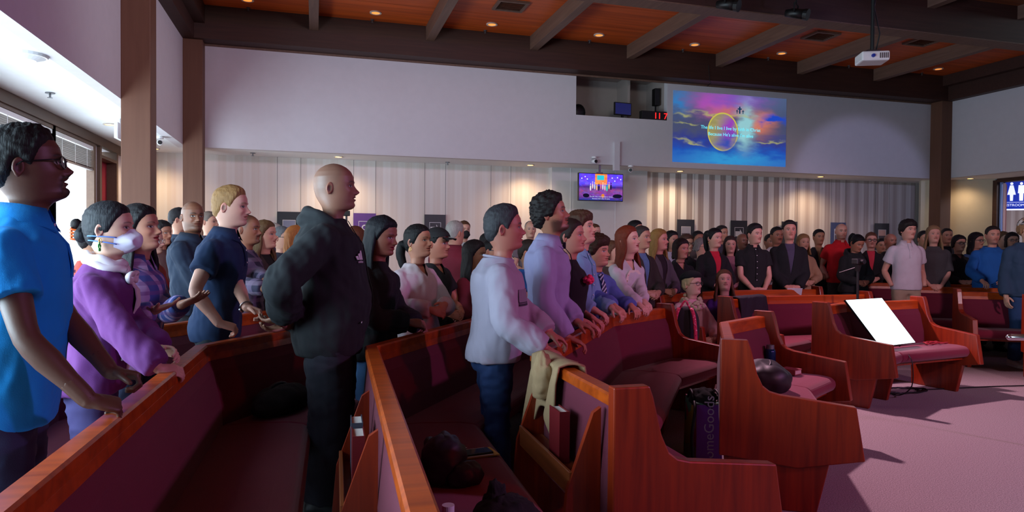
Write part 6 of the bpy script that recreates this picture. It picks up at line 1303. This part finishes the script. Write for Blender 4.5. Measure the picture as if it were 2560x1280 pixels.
MB().add([(-.084, -.1425, .012), (.084, -.1425, .012), (.079, -.133, .20), (-.079, -.133, .20), (-.084, -.1445, .012), (.084, -.1445, .012), (.079, -.136, .20), (-.079, -.136, .20)], BOXF).add([(-.079, -.133, .20), (.079, -.133, .20), (.074, -.106, .39), (-.074, -.106, .39), (-.079, -.136, .20), (.079, -.136, .20), (.074, -.110, .39), (-.074, -.110, .39)], BOXF).build('side_panel', M_PURP, e)
tm = text_mesh('lettering', 'HomeGoods', .088, plain('tote_lettering', (206, 190, 220), .6), e, (.028, -.143, .225), (pi/2, -pi/2, 0)); tm.rotation_euler = (pi/2-.08, -pi/2, 0)
for sx in (-.08, .08): MB().tube(smooth_path([(sx, -.05, .38), (sx*1.05, -.06, .44), (sx*1.0, .02, .46), (sx, .08, .40)]), .009, 8).build('handle', M_BLACK, e, smooth=True)
MB().tube(smooth_path([(-.085, -.10, .41), (-.10, -.17, .36), (-.12, -.18, .2), (-.105, -.17, .01)]), .010, 8).build('loose_strap', M_BLACK, e, smooth=True); lump('scarf', (0, .0, .36), (.08, .12, .07), M_BLKC, 51, .2, .1, parent=e)
# backpack with pink straps
bp_ = at_z(1712, 820, 6.0)
e = empty('backpack', (bp_[0], bp_[1], bp_[2]-.19), radians(-30)); setp(e, 'black backpack with pink patterned straps hung on a wooden pew arm', 'backpack')
M_PINKS = floral('pink_strap', (206, 50, 90), (240, 170, 190), (150, 30, 60), (230, 120, 150), 60); v, f = ellipsoid((0, 0, .19), (.125, .075, .19), 28, 20); v[:, 0] = np.sign(v[:, 0])*np.abs(v[:, 0]/.125)**.75*.125; v[:, 2] = .19+np.sign(v[:, 2]-.19)*np.abs((v[:, 2]-.19)/.20)**.8*.20; obj('pack', v, f, fabric('black_canvas', (34, 32, 38), .8, .4), e, True)
for sx in (-.075, .075): MB().tube(smooth_path([(sx*.7, -.06, .37), (sx, -.10, .30), (sx*1.2, -.11, .15), (sx*1.2, -.09, .0), (sx*1.0, -.08, -.09)]), .018, 8, .5).build('strap', M_PINKS, e, smooth=True)
MB().tube(smooth_path([(-.04, -.03, .37), (0, -.02, .43), (.04, -.03, .37)]), .009, 6).build('grab_loop', M_PINKS, e, smooth=True); MB().box(.06, .10, -.10, -.08, -.12, -.08).build('buckle', M_BLACK, e)
# glowing panel leaning on the front pew
b0, b1 = at_h(2200, 867, .49), at_h(2290, 857, .49); t0_, t1_ = at_h(2120, 763, .865), at_h(2208, 757, .865)
cB, cT = (b0+b1)/2, (t0_+t1_)/2; ux = unit((b1-b0)+(t1_-t0_)); uy = cT-cB; LH = np.linalg.norm(uy); uy = unit(uy-ux*(uy@ux)); uz = np.cross(ux, uy); LW_ = .5*(np.linalg.norm(b1-b0)+np.linalg.norm(t1_-t0_))
e = empty('light_panel', tuple(cB)); setp(e, 'glowing white light panel propped on the short front pew', 'light panel')
sk_ = (cT-cB)@ux
def pl(a, b_, h): return tuple(ux*(a+sk_*b_/LH)+uy*b_+uz*h)
v, f = prism([(-LW_/2, 0), (LW_/2, 0), (LW_/2, LH), (-LW_/2, LH)], -.02, 0, pl); MB().add(v, f).build('housing', M_BLACK, e)
v, f = prism([(-LW_/2+.004, .004), (LW_/2-.004, .004), (LW_/2-.004, LH-.004), (-LW_/2+.004, LH-.004)], 0, .004, pl); MB().add(v, f).build('diffuser', emis('panel_glow', (214, 246, 255), 3.2), e)
MB().tube([pl(-.1, .02, -.02), (pl(-.1, .02, -.02)[0], pl(-.1, .02, -.02)[1]+.02, SEATZ-cB[2])], .008, 6).tube([pl(.1, .02, -.02), (pl(.1, .02, -.02)[0], pl(.1, .02, -.02)[1]+.02, SEATZ-cB[2])], .008, 6).build('foot', M_BLACK, e)
# cables on the carpet under it
e = empty('power_cable', (5.45, 5.30, 0)); setp(e, 'coiled black cable on the carpet under the lit front pew', 'cable')
r_ = np.random.default_rng(4); pts = [(.22*cos(t*1.0)*(1+.2*sin(t*.37))+.02*t/6, .11*sin(t), .008+.004*(i % 3)) for i, t in enumerate(np.linspace(0, 26, 90))]; MB().tube(smooth_path(pts, 2), .006, 6).build('coil', M_BLACK, e, smooth=True)
MB().tube(smooth_path([(.2, 0, .008), (.6, -.03, .008), (1.1, -.06, .008), (1.7, -.15, .008), (2.4, -.35, .008)]), .006, 6).build('run', M_BLACK, e, smooth=True); MB().tube(smooth_path([(-.28, -.36, .44), (-.30, -.43, .36), (-.27, -.40, .15), (-.2, -.2, .02), (-.15, 0, .008)]), .005, 6).build('lead', M_BLACK, e, smooth=True)
# camera on a tripod
tp = at_z(2146, 700, 7.25); ch = at_z(2140, 650, 7.25)[2]
e = empty('camera_tripod', (tp[0], tp[1], 0)); setp(e, 'black video camera on a thin tripod column behind the lit pew', 'tripod')
MB().tube([(0, 0, .35), (-.01, 0, ch-.12)], .013, 10).build('column', M_BLACK, e); MB().tube([(-.01, 0, ch-.12), (-.01, 0, ch-.05)], [.02, .035], 10).build('head', M_BLACK, e)
MB().box(-.055, .045, -.04, .045, ch-.045, ch+.015).build('camera_body', M_BLACK, e, bevel=.008); MB().tube([(.0, -.04, ch-.015), (.0, -.08, ch-.015)], [.022, .024], 14).build('lens', M_BLACK, e); MB().tube([(-.02, .02, ch-.08), (-.10, .16, ch-.14)], .006, 6).build('pan_handle', M_BLACK, e)
for t in (0, 2.09, 4.19): MB().tube([(0, 0, .42), (.24*cos(t+.5), .24*sin(t+.5), .004)], .009, 6).build('leg', M_BLACK, e)
sp_ = at_z(866, 540, 7.9)
e = empty('microphone_stand', (sp_[0], sp_[1], 0)); setp(e, 'dark stand head just visible by the hoodie man\'s chin', 'stand'); MB().tube([(0, 0, .02), (0, 0, sp_[2])], .012, 8).build('pole', M_BLACK, e); MB().add(*disc_cyl((0, 0, 0), .14, .02, 20)).build('base', M_BLACK, e); MB().box(-.04, .04, -.03, .03, sp_[2], sp_[2]+.06).build('clamp', M_BLACK, e, bevel=.006)
# chrome boom at the right edge
cp = at_z(2524, 843, 4.6)
e = empty('chrome_boom_stand', (cp[0]+.52, cp[1]-.16, 0)); setp(e, 'shiny chrome tube reaching in from the right edge', 'stand'); MB().tube([(0, 0, cp[2]), (-.52, .16, cp[2])], .022, 14).build('boom', M_CHROME, e, smooth=True)
v, f = ellipsoid((-.52, .16, cp[2]), (.022, .022, .022), 12, 8); MB().add(v, f).build('end_cap', M_CHROME, e, smooth=True); MB().tube([(0, 0, .02), (0, 0, cp[2]+.05)], .016, 12).build('pole', M_BLACK, e); MB().add(*disc_cyl((0, 0, 0), .15, .02, 24)).build('base', M_BLACK, e)
# sneakers' owner aside: hymnals in the racks
def rack(A, B, label_pew):
    """wooden book rack on the back of a pew between plan points A and B"""
    A, B = np.array(A), np.array(B); d = unit(B-A); nb = np.array([-d[1], d[0]]); L_ = np.linalg.norm(B-A); e = empty('book_rack', (A[0], A[1], 0), atan2(d[1], d[0])); setp(e, label_pew, 'book rack', 'book racks on pew backs')
    MB().box(0, L_, .055, .15, .50, .515).build('tray', M_RACK, e); MB().box(0, L_, .15, .165, .47, .56).build('front_board', M_RACK, e, bevel=.003)
    for x in (0, L_):
        v, f = prism([(.045, 0), (.22, 0), (.175, .50), (.075, .78), (.045, .80)], -.012, .012, lambda a, b_, h: (x+h, a, b_)); MB().add(v, f).build('upright', M_PW, e)
    return e, A, d, nb
def hymnal(p, rz, label, rgb=(110, 18, 26)):
    e = empty('hymnal', p, rz); setp(e, label, 'book', 'hymnals in the pew racks'); MB().box(-.065, .065, -.022, -.018, 0, .21).box(-.065, .065, .018, .022, 0, .21).box(-.065, -.061, -.018, .018, 0, .21).build('cover', plain('hymnal_%d' % rgb[0], rgb, .5), e); MB().box(-.061, .060, -.018, .018, .004, .204).build('pages', plain('hymnal_pages', (220, 214, 210), .8), e)
e, A, d, nb = rack((1.075, 2.36), (1.085, 3.04), 'wooden book rack on the back of the pew with the tan jacket')
p = A+d*.30+nb*.10; hymnal((p[0], p[1], .516), atan2(d[1], d[0]), 'red hymnal with white page edges in the rack below the tan jacket')
e, A, d, nb = rack((.245, 2.25), (.262, 2.85), 'wooden book rack behind the orange rail at bottom centre')
p = A+d*.26+nb*.10; hymnal((p[0], p[1], .516), atan2(d[1], d[0]), 'red hymnal standing left of the orange rail at bottom centre'); p = A+d*.44+nb*.10; hymnal((p[0], p[1], .516), atan2(d[1], d[0]), 'grey-blue booklet behind the orange rail near the jeans', (70, 70, 86))

e = empty('red_cord', (5.72, 5.22, SEATZ)); setp(e, 'tangled dark red cord on the seat right of the glowing panel', 'cord')  # loose red cord, use unknown
MB().tube(smooth_path([(.10*cos(t*1.7)+.03*t/3, .05*sin(t*2.3), .008+.012*abs(sin(t*3.1))) for t in np.linspace(0, 9, 30)], 3), .006, 6).build('cord', plain('red_cord_skin', (150, 20, 36), .6), e, smooth=True)
# ================================================================== FINISH: fuse the soft surfaces, fold the cloth
for o, vox, sm, post in REM:
    r = o.modifiers.new('fuse', 'REMESH'); r.mode = 'VOXEL'; r.voxel_size = vox; r.use_smooth_shade = True
    s_ = o.modifiers.new('soften', 'SMOOTH'); s_.iterations = sm; s_.factor = .5
bpy.context.view_layer.update()
dg = bpy.context.evaluated_depsgraph_get()
def mesh_arrays(me):
    n = len(me.vertices); co = np.empty(n*3, np.float32); me.vertices.foreach_get('co', co); nr = np.empty(n*3, np.float32); me.vertices.foreach_get('normal', nr); return co.reshape(-1, 3).astype(float), nr.reshape(-1, 3).astype(float)
RES = [(o, bpy.data.meshes.new_from_object(o.evaluated_get(dg)), post) for o, vox, sm, post in REM]
HANDS = {}
for o, me, post in RES:
    kind = post[0]; mat0 = o.data.materials[0]
    if kind == 'hand':
        HANDS.setdefault(post[1].name, []).append((me, post[2])); old = o.data; bpy.data.objects.remove(o); bpy.data.meshes.remove(old); continue
    co, nr = mesh_arrays(me)
    if kind == 'cloth':
        _, seed, amp, vneck, zn, kz, inner, wsc, nm, body, sleeve = post
        st = np.array([1.0, 1.0, .55]); d = nz3(co*st, seed, .11, 2)*amp
        rid = np.abs(np.sin((co[:, 0]*.9+co[:, 1]*1.1+co[:, 2]*.8)*2*pi/.10+1.8*np.sin(co@np.array([9., 7., 5.])+seed)+seed)); d += (rid**3-.25)*amp*.7*np.clip(nz3(co, seed+5, .25, 1), 0, 1)
        d *= 1-.8*sstep(co[:, 2], zn-.05, zn)
        fx, fz = np.abs(co[:, 0]), co[:, 2]; isf = nr[:, 1] > .05
        inn = None
        if vneck or inner:
            depth = vneck if vneck else .42
            hwv = np.clip((fz-(zn-depth))/depth, 0, 1)*(.062 if vneck < .3 else .075)*wsc; inn = isf & (fx < hwv) & (co[:, 1] > 0)
        co = co+nr*d[:, None]
        me.vertices.foreach_set('co', co.astype(np.float32).ravel())
        if inn is not None:
            bm = bmesh.new(); bm.from_mesh(me); wv = (.062 if vneck < .3 else .075)*wsc; z0 = zn-depth
            for sg in (1, -1):
                fs = [f for f in bm.faces if f.normal.y > -.2 and f.calc_center_median().y > 0 and f.calc_center_median().z > z0-.03 and abs(f.calc_center_median().x) < wv+.03]
                geo = list({v for f in fs for v in f.verts})+list({e_ for f in fs for e_ in f.edges})+fs
                bmesh.ops.bisect_plane(bm, geom=geo, plane_co=(0, 0, z0), plane_no=Vector((depth, 0, -sg*wv)).normalized(), dist=1e-5)
            fs = []
            for f in bm.faces:
                c_ = f.calc_center_median()
                if c_.y > 0 and f.normal.y > -.1 and c_.z > z0 and abs(c_.x) < (c_.z-z0)/depth*wv: fs.append(f)
            if inner:
                bm.faces.index_update(); b2 = bm.copy(); b2.faces.ensure_lookup_table(); idx = {f.index for f in fs}; bmesh.ops.delete(b2, geom=[f for f in b2.faces if f.index not in idx], context='FACES')
                for v in b2.verts: v.co.y -= .008
                m2 = bpy.data.meshes.new('inner_shirt'); b2.to_mesh(m2); b2.free(); m2.materials.append(fabric('inner_%d_%d_%d' % tuple(inner), inner, .85)); m2.polygons.foreach_set('use_smooth', [True]*len(m2.polygons))
                io = bpy.data.objects.new('inner_shirt', m2); COL.objects.link(io); io.parent = body
            bmesh.ops.delete(bm, geom=fs, context='FACES'); bm.to_mesh(me); bm.free()
    elif kind == 'pants':
        _, seed, amp = post; d = nz3(co*np.array([1, 1, 1.5]), seed, .12, 2)*amp; d += (np.abs(np.sin(co[:, 2]*2*pi/.09+2*np.sin(co[:, 0]*20+seed)+co[:, 1]*12))**3-.3)*amp*np.clip(nz3(co, seed+2, .3, 1)+.2, 0, 1)
        me.vertices.foreach_set('co', (co+nr*d[:, None]).astype(np.float32).ravel())
    me.materials.clear(); me.materials.append(mat0); me.polygons.foreach_set('use_smooth', [True]*len(me.polygons)); me.update()
    o.modifiers.clear(); old = o.data; o.data = me; me.name = old.name; bpy.data.meshes.remove(old)
for bname, lst in HANDS.items():
    body = bpy.data.objects[bname]; me = body.data; bm = bmesh.new(); bm.from_mesh(me); lay = bm.verts.layers.float_color['Col']
    for hm_, sk in lst:
        n0 = len(bm.verts); bm.from_mesh(hm_); bm.verts.ensure_lookup_table()
        for v in bm.verts[n0:]: v[lay] = (*sk, 1)
    for f in bm.faces: f.smooth = True
    bm.to_mesh(me); bm.free(); me.update()
    for hm_, sk in lst: bpy.data.meshes.remove(hm_)
for o in bpy.data.objects:
    if '_skin' in o: del o['_skin']
